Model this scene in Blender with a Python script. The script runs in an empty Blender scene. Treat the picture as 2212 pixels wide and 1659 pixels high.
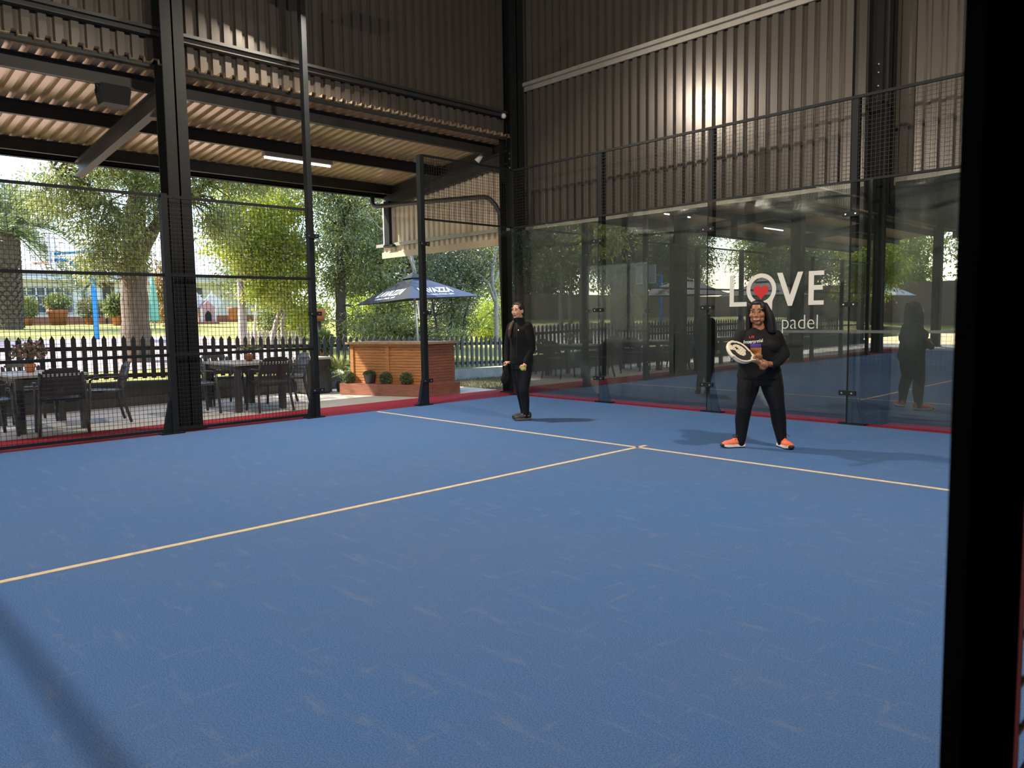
import bpy, bmesh, math, random
import numpy as np
from mathutils import Matrix, Vector, Euler
PI = math.pi
SC = bpy.context.scene
COL = SC.collection
ROOT = {}          # object -> world matrix of its thing

# ---------------------------------------------------------------- helpers
def rot_to(d, up=(0, 0, 1)):
    d = Vector(d).normalized(); u = Vector(up)
    if abs(d.dot(u)) > .98: u = Vector((1, 0, 0))
    s = d.cross(u).normalized(); t = s.cross(d).normalized()
    return s, t, d

class MB:
    """collects vertices and faces (with material slots) for ONE mesh"""
    def __init__(self): self.v = []; self.f = []; self.m = []; self.s = []
    def add(self, vs, fs, mi=0, smooth=False):
        o = len(self.v); self.v.extend([tuple(x) for x in vs])
        for f in fs:
            self.f.append([i + o for i in f]); self.m.append(mi); self.s.append(smooth)
        return self
    def box(self, c, s, rz=0, mi=0, M=None):
        hx, hy, hz = s[0] / 2, s[1] / 2, s[2] / 2
        R = Matrix.Rotation(rz, 3, 'Z') if M is None else M
        vs = [Vector(c) + R @ Vector((a * hx, b * hy, d * hz)) for d in (-1, 1) for b in (-1, 1) for a in (-1, 1)]
        return self.add(vs, [(0, 2, 3, 1), (4, 5, 7, 6), (0, 1, 5, 4), (2, 6, 7, 3), (0, 4, 6, 2), (1, 3, 7, 5)], mi)
    def box2(self, a, b, mi=0):
        return self.box([(a[i] + b[i]) / 2 for i in range(3)], [abs(b[i] - a[i]) for i in range(3)], 0, mi)
    def bar(self, a, b, w, h, mi=0, up=(0, 0, 1)):
        a = Vector(a); b = Vector(b); s, t, d = rot_to(b - a, up)
        vs = []
        for p in (a, b):
            for (x, y) in ((-1, -1), (1, -1), (1, 1), (-1, 1)): vs.append(p + s * x * w / 2 + t * y * h / 2)
        return self.add(vs, [(3, 2, 1, 0), (4, 5, 6, 7), (0, 1, 5, 4), (1, 2, 6, 5), (2, 3, 7, 6), (3, 0, 4, 7)], mi)
    def tube(self, pts, rad, n=8, mi=0, cap=True, smooth=True, flat=1.0, up=(0, 0, 1)):
        pts = [Vector(p) for p in pts]; k = len(pts)
        if not hasattr(rad, '__len__'): rad = [rad] * k
        o = len(self.v); vs = []; prev = None
        for i, p in enumerate(pts):
            d = (pts[min(i + 1, k - 1)] - pts[max(i - 1, 0)])
            if d.length < 1e-9: d = Vector((0, 0, 1))
            s, t, d = rot_to(d, up)
            if prev is not None:
                s2 = prev - d * prev.dot(d)
                if s2.length > 1e-6: s = s2.normalized(); t = s.cross(d).normalized()
            prev = s
            for j in range(n):
                a = 2 * PI * j / n; vs.append(p + s * math.cos(a) * rad[i] + t * math.sin(a) * rad[i] * flat)
        fs = []
        for i in range(k - 1):
            for j in range(n):
                a = i * n + j; b = i * n + (j + 1) % n
                fs.append((a, b, b + n, a + n))
        self.add(vs, fs, mi, smooth)
        if cap:
            self.add([], [], mi)
            self.f.append([o + j for j in range(n)][::-1]); self.m.append(mi); self.s.append(False)
            self.f.append([o + (k - 1) * n + j for j in range(n)]); self.m.append(mi); self.s.append(False)
        return self
    def lathe(self, prof, c=(0, 0, 0), n=20, mi=0, smooth=True):
        vs = []; fs = []; k = len(prof)
        for (r, z) in prof:
            for j in range(n):
                a = 2 * PI * j / n; vs.append((c[0] + r * math.cos(a), c[1] + r * math.sin(a), c[2] + z))
        for i in range(k - 1):
            for j in range(n):
                a = i * n + j; b = i * n + (j + 1) % n; fs.append((a, b, b + n, a + n))
        return self.add(vs, fs, mi, smooth)
    def ell(self, c, r, n=14, m=10, mi=0, M=None):
        vs = []; fs = []
        for i in range(m + 1):
            th = PI * i / m
            for j in range(n):
                ph = 2 * PI * j / n
                q = Vector((r[0] * math.sin(th) * math.cos(ph), r[1] * math.sin(th) * math.sin(ph), r[2] * math.cos(th)))
                if M is not None: q = M @ q
                vs.append(Vector(c) + q)
        for i in range(m):
            for j in range(n):
                a = i * n + j; b = i * n + (j + 1) % n; fs.append((a, a + n, b + n, b))
        return self.add(vs, fs, mi, True)
    def prism(self, poly, fn, mi=0, depth=None):
        """poly: 2D list, fn(u, v, k) -> 3D for k = 0 / 1 (two faces)"""
        n = len(poly); vs = [fn(u, v, 0) for u, v in poly] + [fn(u, v, 1) for u, v in poly]
        fs = [list(range(n))[::-1], list(range(n, 2 * n))] + [(i, (i + 1) % n, (i + 1) % n + n, i + n) for i in range(n)]
        return self.add(vs, fs, mi)
    def build(self, name, mats, parent=None, world=True):
        me = bpy.data.meshes.new(name)
        M = None
        if parent is not None and world: M = ROOT[parent].inverted()
        vs = self.v if M is None else [tuple(M @ Vector(q)) for q in self.v]
        me.from_pydata(vs, [], self.f)
        if not isinstance(mats, (list, tuple)): mats = [mats]
        for mm in mats: me.materials.append(mm)
        me.polygons.foreach_set('material_index', self.m)
        me.polygons.foreach_set('use_smooth', self.s)
        bm = bmesh.new(); bm.from_mesh(me); bmesh.ops.recalc_face_normals(bm, faces=bm.faces); bm.to_mesh(me); bm.free()
        me.update()
        return link(name, me, parent)

def link(name, me, parent=None):
    o = bpy.data.objects.new(name, me); COL.objects.link(o)
    if parent is not None: o.parent = parent; ROOT[o] = ROOT[parent]
    else: ROOT[o] = Matrix.Identity(4)
    return o

def tag(o, label=None, cat=None, group=None, kind=None):
    if label: o['label'] = label
    if cat: o['category'] = cat
    if group: o['group'] = group
    if kind: o['kind'] = kind
    return o

def thing(name, label, cat, loc=(0, 0, 0), rz=0, group=None, kind=None):
    o = bpy.data.objects.new(name, None); COL.objects.link(o); o.empty_display_size = .1
    o.location = loc; o.rotation_euler = (0, 0, rz)
    ROOT[o] = Matrix.Translation(loc) @ Matrix.Rotation(rz, 4, 'Z')
    return tag(o, label, cat, group, kind)

def kids(o): return [c for c in bpy.data.objects if c.parent == o]
def dup(o, loc=None, rz=None, label=None, scale=None, parent=None):
    c = o.copy(); COL.objects.link(c)
    if parent is not None: c.parent = parent
    if loc is not None: c.location = loc
    if rz is not None: c.rotation_euler = (0, 0, rz)
    if scale is not None: c.scale = scale if hasattr(scale, '__len__') else (scale,) * 3
    if label: c['label'] = label
    for ch in o.children: dup(ch, parent=c)
    return c

def struct(name, mb, mats): return tag(mb.build(name, mats), kind='structure')

# ---------------------------------------------------------------- materials
def nodes(name):
    m = bpy.data.materials.new(name); m.use_nodes = True
    nt = m.node_tree; nt.nodes.clear()
    out = nt.nodes.new('ShaderNodeOutputMaterial')
    return m, nt, out
def N(nt, t, **kw):
    n = nt.nodes.new(t)
    for k, v in kw.items():
        if k in n.inputs: n.inputs[k].default_value = v
        else: setattr(n, k, v)
    return n
def c4(c): return (c[0], c[1], c[2], 1)
def pm(name, col, rough=.5, metal=0, var=.15, scale=4, bump=0, bscale=60, st=(1, 1, 1), col2=None, spec=.5, detail=5, thr=None, emit=None):
    m, nt, out = nodes(name); L = nt.links.new
    p = N(nt, 'ShaderNodeBsdfPrincipled', Roughness=rough, Metallic=metal)
    p.inputs['Specular IOR Level'].default_value = spec
    tc = N(nt, 'ShaderNodeTexCoord'); mp = N(nt, 'ShaderNodeMapping'); mp.inputs['Scale'].default_value = st
    L(tc.outputs['Object'], mp.inputs['Vector'])
    nz = N(nt, 'ShaderNodeTexNoise', Scale=scale, Detail=detail, Roughness=.6); L(mp.outputs[0], nz.inputs['Vector'])
    rp = N(nt, 'ShaderNodeValToRGB')
    a, b = thr or (.3, .7); rp.color_ramp.elements[0].position = a; rp.color_ramp.elements[1].position = b
    if col2 is None:
        rp.color_ramp.elements[0].color = c4([x * (1 - var) for x in col]); rp.color_ramp.elements[1].color = c4([min(1, x * (1 + var)) for x in col])
    else:
        rp.color_ramp.elements[0].color = c4(col); rp.color_ramp.elements[1].color = c4(col2)
    L(nz.outputs['Fac'], rp.inputs['Fac']); L(rp.outputs['Color'], p.inputs['Base Color'])
    if bump:
        n2 = N(nt, 'ShaderNodeTexNoise', Scale=bscale, Detail=3); L(mp.outputs[0], n2.inputs['Vector'])
        bp = N(nt, 'ShaderNodeBump', Strength=bump, Distance=.02); L(n2.outputs['Fac'], bp.inputs['Height']); L(bp.outputs[0], p.inputs['Normal'])
    if emit:
        p.inputs['Emission Color'].default_value = c4(emit[0]); p.inputs['Emission Strength'].default_value = emit[1]
    L(p.outputs[0], out.inputs[0])
    return m
def leafmat(name, c1, c2, c3, trans=.45, gloss=.1):
    m, nt, out = nodes(name); L = nt.links.new
    g = N(nt, 'ShaderNodeNewGeometry'); rp = N(nt, 'ShaderNodeValToRGB')
    e = rp.color_ramp.elements; e[0].color = c4(c1); e[1].color = c4(c3); k = e.new(.5); k.color = c4(c2)
    L(g.outputs['Random Per Island'], rp.inputs['Fac'])
    d = N(nt, 'ShaderNodeBsdfDiffuse'); t = N(nt, 'ShaderNodeBsdfTranslucent'); gl = N(nt, 'ShaderNodeBsdfGlossy', Roughness=.45)
    L(rp.outputs[0], d.inputs[0]); L(rp.outputs[0], t.inputs[0]); gl.inputs[0].default_value = (.9, .95, .9, 1)
    m1 = N(nt, 'ShaderNodeMixShader', Fac=trans); m2 = N(nt, 'ShaderNodeMixShader', Fac=gloss)
    L(d.outputs[0], m1.inputs[1]); L(t.outputs[0], m1.inputs[2]); L(m1.outputs[0], m2.inputs[1]); L(gl.outputs[0], m2.inputs[2]); L(m2.outputs[0], out.inputs[0])
    return m
def glassmat(name, tint=(.95, .97, .96), ior=1.5):
    m, nt, out = nodes(name); L = nt.links.new
    f = N(nt, 'ShaderNodeFresnel', IOR=ior); t = N(nt, 'ShaderNodeBsdfTransparent'); g = N(nt, 'ShaderNodeBsdfGlossy', Roughness=0)
    t.inputs[0].default_value = c4(tint); g.inputs[0].default_value = (.95, .97, .95, 1)
    ge = N(nt, 'ShaderNodeNewGeometry'); iv = N(nt, 'ShaderNodeMath', operation='SUBTRACT'); iv.inputs[0].default_value = 1; L(ge.outputs['Backfacing'], iv.inputs[1])
    ml = N(nt, 'ShaderNodeMath', operation='MULTIPLY'); L(f.outputs[0], ml.inputs[0]); L(iv.outputs[0], ml.inputs[1])
    mx = N(nt, 'ShaderNodeMixShader'); L(ml.outputs[0], mx.inputs[0]); L(t.outputs[0], mx.inputs[1]); L(g.outputs[0], mx.inputs[2]); L(mx.outputs[0], out.inputs[0])
    return m

M = {}
def turf():
    m, nt, out = nodes('blue turf'); L = nt.links.new
    p = N(nt, 'ShaderNodeBsdfPrincipled', Roughness=.9); p.inputs['Specular IOR Level'].default_value = .2
    tc = N(nt, 'ShaderNodeTexCoord')
    def noise(scale, st, rz=0, det=6, ro=.6):
        mp = N(nt, 'ShaderNodeMapping'); mp.inputs['Scale'].default_value = st; mp.inputs['Rotation'].default_value = (0, 0, rz)
        n = N(nt, 'ShaderNodeTexNoise', Scale=scale, Detail=det, Roughness=ro)
        L(tc.outputs['Object'], mp.inputs[0]); L(mp.outputs[0], n.inputs['Vector']); return n.outputs['Fac']
    def ramp(s, a, b, ca, cb):
        r = N(nt, 'ShaderNodeValToRGB'); r.color_ramp.elements[0].position = a; r.color_ramp.elements[1].position = b
        r.color_ramp.elements[0].color = c4(ca); r.color_ramp.elements[1].color = c4(cb); L(s, r.inputs[0]); return r.outputs[0]
    def mix(f, a, b, bt='MIX'):
        x = N(nt, 'ShaderNodeMix', data_type='RGBA', blend_type=bt)
        if isinstance(f, float): x.inputs[0].default_value = f
        else: L(f, x.inputs[0])
        for s, q in ((6, a), (7, b)):
            if isinstance(q, tuple): x.inputs[s].default_value = c4(q)
            else: L(q, x.inputs[s])
        return x.outputs[2]
    base = ramp(noise(170, (1, 1, 1), 0, 2), .3, .72, (.030, .085, .238), (.092, .198, .425))
    # sand worked into the middle of the pile, bare streaks left by shoes
    sandy = ramp(noise(.45, (1, 1, 1), .4, 5), .42, .72, (0, 0, 0), (.16, .16, .16))
    c = mix(sandy, base, (.17, .17, .17))
    s1 = ramp(noise(2.6, (1, 4.5, 1), .5, 9, .66), .56, .8, (0, 0, 0), (.27, .27, .27))
    c = mix(s1, c, (.30, .29, .30))
    s2 = ramp(noise(3.2, (4, 1, 1), .2, 9, .68), .58, .8, (0, 0, 0), (.26, .26, .26))
    c = mix(s2, c, (.33, .29, .25))
    L(c, p.inputs['Base Color'])
    bp = N(nt, 'ShaderNodeBump', Strength=.35, Distance=.01); L(noise(260, (1, 1, 1), 0, 2), bp.inputs['Height']); L(bp.outputs[0], p.inputs['Normal'])
    L(p.outputs[0], out.inputs[0]); return m
M['turf'] = turf()
M['red'] = pm('red turf', (.32, .020, .036), .9, var=.25, scale=90, bump=.3, bscale=260, spec=.2)
M['line'] = pm('sandy cream line', (.62, .50, .34), .9, var=.2, scale=14, bump=.2, bscale=200)
M['concrete'] = pm('patio concrete', (.46, .43, .40), .7, var=.12, scale=1.6, bump=.15, bscale=40)
M['clad'] = pm('grey brown sheet', (.112, .098, .086), .26, .25, var=.07, scale=2, st=(1, 1, .25))
M['cladp'] = pm('pale panel sheet', (.66, .57, .45), .45, .05, var=.08, scale=2, st=(1, 1, .25))
M['roofs'] = pm('patio roof sheet', (.60, .46, .29), .28, .35, var=.08, scale=2)
M['dark'] = pm('charcoal steel', (.013, .014, .0145), .65, .0, var=.2, scale=6, spec=.2)
M['beam'] = pm('grey beam paint', (.040, .038, .035), .5, .2, var=.15, scale=4)
M['post'] = pm('black post paint', (.009, .011, .0135), .55, .0, var=.2, scale=6, spec=.25)
M['wire'] = pm('black wire', (.018, .017, .016), .5, .3, var=.1)
M['galv'] = pm('pale steel angle', (.36, .34, .30), .45, .3, var=.1, scale=6)
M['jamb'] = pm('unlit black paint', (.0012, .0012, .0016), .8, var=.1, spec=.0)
M['bolt'] = pm('bright bolt', (.6, .6, .6), .3, .9, var=.05)
M['glass'] = glassmat('court glass', (.93, .96, .95), 2.6)
M['glass2'] = glassmat('side glass', (.96, .98, .97), 1.5)
M['curtain'] = pm('dark pvc curtain', (.05, .052, .05), .30, 0, var=.25, scale=2, bump=.25, bscale=6, spec=.6)
M['timberp'] = pm('pale pine', (.52, .40, .27), .6, var=.14, scale=6, st=(8, 8, 1))
M['rooftop'] = pm('hall roof', (.06, .06, .06), .6, var=.1)
M['white'] = pm('white paint', (.78, .77, .74), .6, var=.05)

# ---------------------------------------------------------------- camera
CAM = Vector((9.9057, -9.6082, 1.4051)); FPX = 1649.9
yaw, pitch, roll = math.radians(136.1797), math.radians(-4.9853), math.radians(-.8893)
f_ = Vector((math.cos(yaw) * math.cos(pitch), math.sin(yaw) * math.cos(pitch), math.sin(pitch)))
r_ = Vector((math.sin(yaw), -math.cos(yaw), 0)); u_ = r_.cross(f_)
r2 = math.cos(roll) * r_ + math.sin(roll) * u_; u2 = -math.sin(roll) * r_ + math.cos(roll) * u_
cd = bpy.data.cameras.new('camera'); cam = bpy.data.objects.new('camera', cd); COL.objects.link(cam)
mw = Matrix((r2, u2, -f_)).transposed().to_4x4(); mw.translation = CAM; cam.matrix_world = mw
cd.sensor_fit = 'HORIZONTAL'; cd.sensor_width = 36; cd.lens = 36 * FPX / 2212; cd.clip_start = .02; cd.clip_end = 400
cd.dof.use_dof = True; cd.dof.focus_distance = 10; cd.dof.aperture_fstop = 9
SC.camera = cam
VR = Vector((r2.x, r2.y, 0)).normalized(); VF = Vector((f_.x, f_.y, 0)).normalized()
CAMRZ = math.atan2(VR.y, VR.x)     # local +x = picture right, local +y = away from the camera

SC.view_settings.view_transform = 'Standard'; SC.view_settings.look = 'None'; SC.view_settings.gamma = 1; SC.view_settings.exposure = 0
SC.view_settings.use_curve_mapping = False

# ---------------------------------------------------------------- light
w = bpy.data.worlds.new('sky'); SC.world = w; w.use_nodes = True
nt = w.node_tree; nt.nodes.clear()
sky = N(nt, 'ShaderNodeTexSky', sky_type='NISHITA', sun_disc=False, sun_elevation=math.radians(42), sun_rotation=0, altitude=1500, air_density=1.2, dust_density=2.5)
SUN_AZ = math.radians(232); SUN_EL = math.radians(44)
sky.sun_rotation = PI / 2 - SUN_AZ
bg = N(nt, 'ShaderNodeBackground', Strength=.8); wo = N(nt, 'ShaderNodeOutputWorld')
nt.links.new(sky.outputs[0], bg.inputs[0]); nt.links.new(bg.outputs[0], wo.inputs[0])
sl = bpy.data.lights.new('sun', 'SUN'); sl.energy = 12.5; sl.angle = math.radians(.6); sl.color = (1, .93, .80)
so = bpy.data.objects.new('sun', sl); COL.objects.link(so)
sd = Vector((math.cos(SUN_AZ) * math.cos(SUN_EL), math.sin(SUN_AZ) * math.cos(SUN_EL), math.sin(SUN_EL)))
so.rotation_euler = sd.to_track_quat('Z', 'Y').to_euler(); so.location = (-20, -20, 25)
# ---------------------------------------------------------------- the hall
XR = 9.72                      # fence line of the near long side
def corr(mb, p0, along, out, z0, z1, n, pitch=.1715, flat=.086, sl=.010, dep=.050, upv=(0, 0, 1), off=0, mi=0):
    """ribbed sheet: n ribs from p0 in direction along; ribs sunk in direction out; extruded z0..z1 along upv"""
    p0 = Vector(p0); a = Vector(along); o = Vector(out); u = Vector(upv)
    prof = []
    for i in range(n):
        x = i * pitch; g = .004 if (i % 4 == 0) else 0
        prof += [(x, 0 - g * 0), (x + flat, 0), (x + flat + sl, dep), (x + pitch - sl, dep)]
    prof.append((n * pitch, 0))
    vs = []
    for (x, d) in prof:
        q = p0 + a * (x + off) + o * d; vs.append(q + u * z0); vs.append(q + u * z1)
    fs = [(2 * i, 2 * i + 2, 2 * i + 3, 2 * i + 1) for i in range(len(prof) - 1)]
    mb.add(vs, fs, mi); return mb

b = MB(); b.box2((-.03, -20, -.1), (XR, 0.0, 0)); struct('court_turf', b, M['turf'])
b = MB(); b.box2((-1.03, -20.6, -.1), (-.03, .52, 0)); b.box2((-.03, 0, -.1), (XR + 1, .52, 0)); b.box2((XR, -20.6, -.1), (XR + 1, 0, -.0)); struct('court_border', b, M['red'])
b = MB(); b.box2((-4.05, -26, -.12), (-1.03, .52, -.004)); struct('patio_floor', b, M['concrete'])
b = MB(); b.box2((-.4, .52, -.15), (20.5, 3, -.03)); b.box2((XR + 1, -26, -.12), (20.5, .52, -.01)); b.box2((-1.03, -26, -.12), (XR + 1, -20.6, -.01)); struct('floor', b, M['concrete'])
# painted lines
def line(lbl, a, c):
    b = MB(); b.box2((a[0], a[1], -.02), (c[0], c[1], .003)); tag(b.build('court_line', M['line']), lbl, 'line')
line('cream service line running parallel to the back glass', (0.1, -3.085), (XR - .02, -3.035))
line('cream centre line meeting the service line in a T', (4.975, -9.9), (5.025, -2.9))

# cladding
b = MB(); corr(b, (-.6, .64, 0), (1, 0, 0), (0, 1, 0), 3.02, 8.2, 126); struct('wall_back', b, M['clad'])
b = MB(); corr(b, (-.55, .66, 0), (0, -1, 0), (-1, 0, 0), 4.72, 8.2, 156); struct('wall_left', b, M['clad'])
b = MB(); corr(b, (20.6, .66, 0), (0, -1, 0), (1, 0, 0), 0, 8.2, 156); struct('wall_right', b, M['clad'])
b = MB(); corr(b, (-.55, -26, 0), (1, 0, 0), (0, -1, 0), 4.4, 8.2, 124); struct('wall_front', b, M['clad'])
b = MB(); b.box2((-.7, -26.2, 8.2), (20.8, .8, 8.3)); struct('ceiling', b, M['rooftop'])
b = MB(); b.box2((-.4, .58, 2.97), (20.5, .64, 3.07)); struct('trim_1', b, M['galv'])
b = MB(); b.box2((-.4, .54, 5.60), (20.5, .64, 5.66)); b.box2((-.4, .6, 5.52), (20.5, .64, 5.6)); tag(b.build('girt_rail', M['galv']), 'pale steel girt crossing the back cladding high up', 'beam')
b = MB(); b.box2((-.55, -25.9, 5.04), (-.45, .4, 5.14)); b.box2((-.55, -25.9, 5.10), (-.40, .4, 5.14)); tag(b.build('girt_rail', M['beam']), 'dark steel girt along the upper left side cladding', 'beam')
b = MB(); b.box2((-.6, -25.9, 4.66), (-.5, .5, 4.72)); struct('trim_2', b, M['beam'])
# dark wall seen behind the curtain
b = MB(); b.box2((-.4, 1.4, -.1), (20.5, 1.5, 3.2)); struct('wall_curtain', b, M['rooftop'])

# steel columns
def column(lbl, x, y, w=.26, d=.30, along='y'):
    t = thing('steel_column', lbl, 'column', (x, y, 0))
    b = MB(); f = .022
    if along == 'y':
        b.box2((x - w / 2, y - d / 2, 0), (x + w / 2, y - d / 2 + f, 8.2)); b.box2((x - w / 2, y + d / 2 - f, 0), (x + w / 2, y + d / 2, 8.2)); b.box2((x - f / 2, y - d / 2, 0), (x + f / 2, y + d / 2, 8.2))
    else:
        b.box2((x - w / 2, y - d / 2, 0), (x - w / 2 + f, y + d / 2, 8.2)); b.box2((x + w / 2 - f, y - d / 2, 0), (x + w / 2, y + d / 2, 8.2)); b.box2((x - w / 2, y - f / 2, 0), (x + w / 2, y + f / 2, 8.2))
    b.build('shaft', M['dark'], t)
    b = MB(); b.box2((x - w / 2 - .04, y - d / 2 - .04, 0), (x + w / 2 + .04, y + d / 2 + .04, .02)); b.build('base_plate', M['dark'], t)
    for k, z in enumerate((4.42, 4.32, 4.16)):
        b = MB(); b.lathe([(.0, .02), (.014, .02), (.014, 0)], (0, 0, 0), 6)
        b.v = [(x - .03 + q[0], y - .011 - q[2], z + q[1]) for q in b.v]
        b.build('bolt', M['bolt'], t)
    return t
column('dark steel column between patio tables, beside the mesh fence', -.36, -5.74, .30, .28, 'x')
for y, l in ((-11.74, 'second dark steel column along the patio, mirrored in the glass'), (-17.74, 'third dark steel column along the patio, mirrored in the glass'), (-23.7, 'farthest dark steel column along the patio')):
    column(l, -.36, y, .30, .28, 'x')
column('dark steel column in the corner where both claddings meet', -.44, .40, .34, .32, 'x')
column('dark steel column behind the back glass at the right', 6.13, .36, .26, .26, 'x')
column('dark steel column behind the back glass near the far right corner', 12.13, .36, .26, .26, 'x')

# patio roof
def rz_(x): return 4.47 + .092 * (x + .7)          # rafter top
for i, (y, l) in enumerate(((-5.75, 'dark sloping rafter reaching out from the patio column'), (.42, 'dark sloping rafter at the end of the patio roof'), (-11.74, 'second sloping rafter along the patio roof'), (-17.74, 'third sloping rafter along the patio roof'))):
    b = MB()
    for dz, h, w in ((-.015, .02, .13), (-.13, .21, .02), (-.245, .02, .13)):
        b.bar((-.5, y, rz_(-.5) + dz), (-4.5, y, rz_(-4.5) + dz), w, h)
    t = thing('roof_rafter', l, 'beam', (-.5, y, 4.2)); b.build('beam', M['beam'], t)
    b = MB(); b.add([(-.5, y - .01, rz_(-.5) - .25), (-1.1, y - .01, rz_(-1.1) - .25), (-.5, y - .01, rz_(-.5) - .45), (-.5, y + .01, rz_(-.5) - .25), (-1.1, y + .01, rz_(-1.1) - .25), (-.5, y + .01, rz_(-.5) - .45)], [(0, 1, 2), (5, 4, 3), (0, 3, 4, 1), (1, 4, 5, 2), (2, 5, 3, 0)])
    b.build('gusset', M['beam'], t)
for x, l in ((-.95, 'patio roof purlin nearest the hall, carrying the loudspeaker'), (-2.6, 'middle patio roof purlin carrying the tube light'), (-4.3, 'outer patio roof purlin along the eaves')):
    z = rz_(x); b = MB(); b.box2((x - .02, -25.9, z), (x + .0, .45, z + .2)); b.box2((x - .02, -25.9, z), (x + .06, .45, z + .018)); b.box2((x - .02, -25.9, z + .185), (x + .06, .45, z + .2))
    tag(b.build('roof_purlin', M['beam']), l, 'beam')
b = MB(); corr(b, (-.42, 1.8, rz_(-.42) + .205), (0, -1, 0), (0, 0, 1), 0, 4.35, 162, upv=(-1, 0, -.092)); struct('ceiling_patio', b, M['roofs'])
t = thing('roof_gutter', 'dark gutter and downpipe along the patio eaves', 'gutter', (-4.5, 0, 4.1))
b = MB(); z = rz_(-4.55); b.box2((-4.66, -25.9, z - .02), (-4.52, .5, z + .0)); b.box2((-4.66, -25.9, z - .02), (-4.64, .5, z + .14)); b.box2((-4.54, -25.9, z - .02), (-4.52, .5, z + .14)); b.build('channel', M['dark'], t)
b = MB(); b.tube([(-4.5, .05, 4.12), (-4.5, .05, 3.97), (-4.46, .06, 3.9), (-4.38, .08, 3.87), (-2.6, .1, 3.77), (-1.2, .12, 3.68), (-.92, .14, 3.66), (-.78, .16, 3.60), (-.68, .20, 3.48), (-.64, .26, 3.34), (-.64, .36, 0)], .045, 8); b.build('downpipe', M['beam'], t)

b = MB(); b.add([(-.5, .44, rz_(-.5) - .05), (-4.6, .44, rz_(-4.6) - .05), (-4.6, .44, rz_(-4.6) + .2), (-.5, .44, rz_(-.5) + .2), (-.5, .47, rz_(-.5) - .05), (-4.6, .47, rz_(-4.6) - .05), (-4.6, .47, rz_(-4.6) + .2), (-.5, .47, rz_(-.5) + .2)], [(0, 1, 2, 3), (7, 6, 5, 4), (0, 4, 5, 1), (1, 5, 6, 2), (2, 6, 7, 3), (3, 7, 4, 0)]); struct('trim_3', b, M['beam'])
# hanging end panel of the patio
t = thing('end_panel', 'pale ribbed hanging panel closing the patio end', 'panel', (-2.7, .45, 2.8))
b = MB(); z0 = 2.86
pr_ = []; n = 25
for i in range(n):
    x = -4.72 + i * .1715; pr_ += [(x, 0), (x + .086, 0), (x + .098, .05), (x + .1595, .05)]
vs = []
for (x, d) in pr_: vs += [(x, .46 + d, z0), (x, .46 + d, rz_(x) - .1)]
b.add(vs, [(2 * i, 2 * i + 2, 2 * i + 3, 2 * i + 1) for i in range(len(pr_) - 1)]); b.build('ribbed_sheet', M['cladp'], t)
b = MB(); b.box2((-4.7, .40, 2.77), (-.5, .455, 2.90)); tag(b.build('timber_rail', M['timberp'], t), 'pale timber rail')
b = MB(); b.box2((-4.9, .38, 3.02), (-.5, .44, 3.09)); b.build('light_rail', M['galv'], t)
b = MB(); b.box2((-4.45, .30, 3.03), (-4.26, .38, 4.0)); b.box2((-4.5, .3, 3.0), (-4.15, .4, 3.05)); tag(b.build('rolled_blind', M['dark'], t), 'rolled dark blind')

# small fittings
t = thing('tube_light', 'lit white tube light under the middle patio purlin', 'light', (-2.5, -2.8, 4.2))
b = MB(); b.box2((-2.62, -3.42, 4.20), (-2.5, -2.12, 4.28)); b.build('housing', M['galv'], t)
M['tube'] = pm('lit tube', (.9, .95, 1), .4, emit=((.85, .95, 1), 9))
b = MB(); b.tube([(-2.56, -3.4, 4.185), (-2.56, -2.14, 4.185)], .018, 8); b.build('tube', M['tube'], t)
for y, l in ((-9.0, 'second lit tube light along the patio roof'), (-14.6, 'third lit tube light along the patio roof')):
    dup(t, (-2.5, y, 4.2), None, l)
t = thing('loudspeaker', 'black box loudspeaker hanging under the patio purlin', 'loudspeaker', (-.98, -6.22, 4.2))
b = MB(); pf = [(-.18, .115), (.18, .115), (.155, -.125), (-.155, -.125)]
b.prism([(-.17, .12), (.17, .12), (.19, .06), (.155, -.12), (-.155, -.12), (-.19, .06)], lambda u, v, k: (-.98 + .11 * u * 0 + (-.11 if k == 0 else .11), -6.24 + u, 4.34 + v))
b.build('cabinet', M['post'], t)
b = MB()
for s in (-.2, .2): b.bar((-.98, -6.24 + s, 4.34), (-.98, -6.24 + s, 4.49), .02, .006)
b.bar((-.98, -6.45, 4.49), (-.98, -6.03, 4.49), .03, .01); b.build('bracket', M['post'], t)
t = thing('spotlight', 'small white spotlight clipped to the end rafter', 'light', (-1.1, .24, 4.3))
b = MB(); b.tube([(-1.1, .3, 4.5), (-1.08, .24, 4.42), (-1.06, .22, 4.44)], [.01, .01, .01], 6); b.build('arm', M['post'], t)
b = MB(); b.tube([(-1.04, .22, 4.47), (-1.09, .18, 4.40), (-1.13, .15, 4.345)], [.03, .045, .055], 10); b.build('lamp_head', M['white'], t)
t = thing('security_camera', 'small round camera on the corner column', 'camera', (-.35, .26, 5.05))
b = MB(); b.ell((-.45, .22, 5.06), (.05, .05, .05)); b.build('dome', M['white'], t)
b = MB(); b.tube([(-.43, .22, 5.0), (-.4, .25, 4.85), (-.43, .26, 4.6), (-.44, .26, 4.45)], .006, 5); b.build('cable', M['post'], t)

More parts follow.
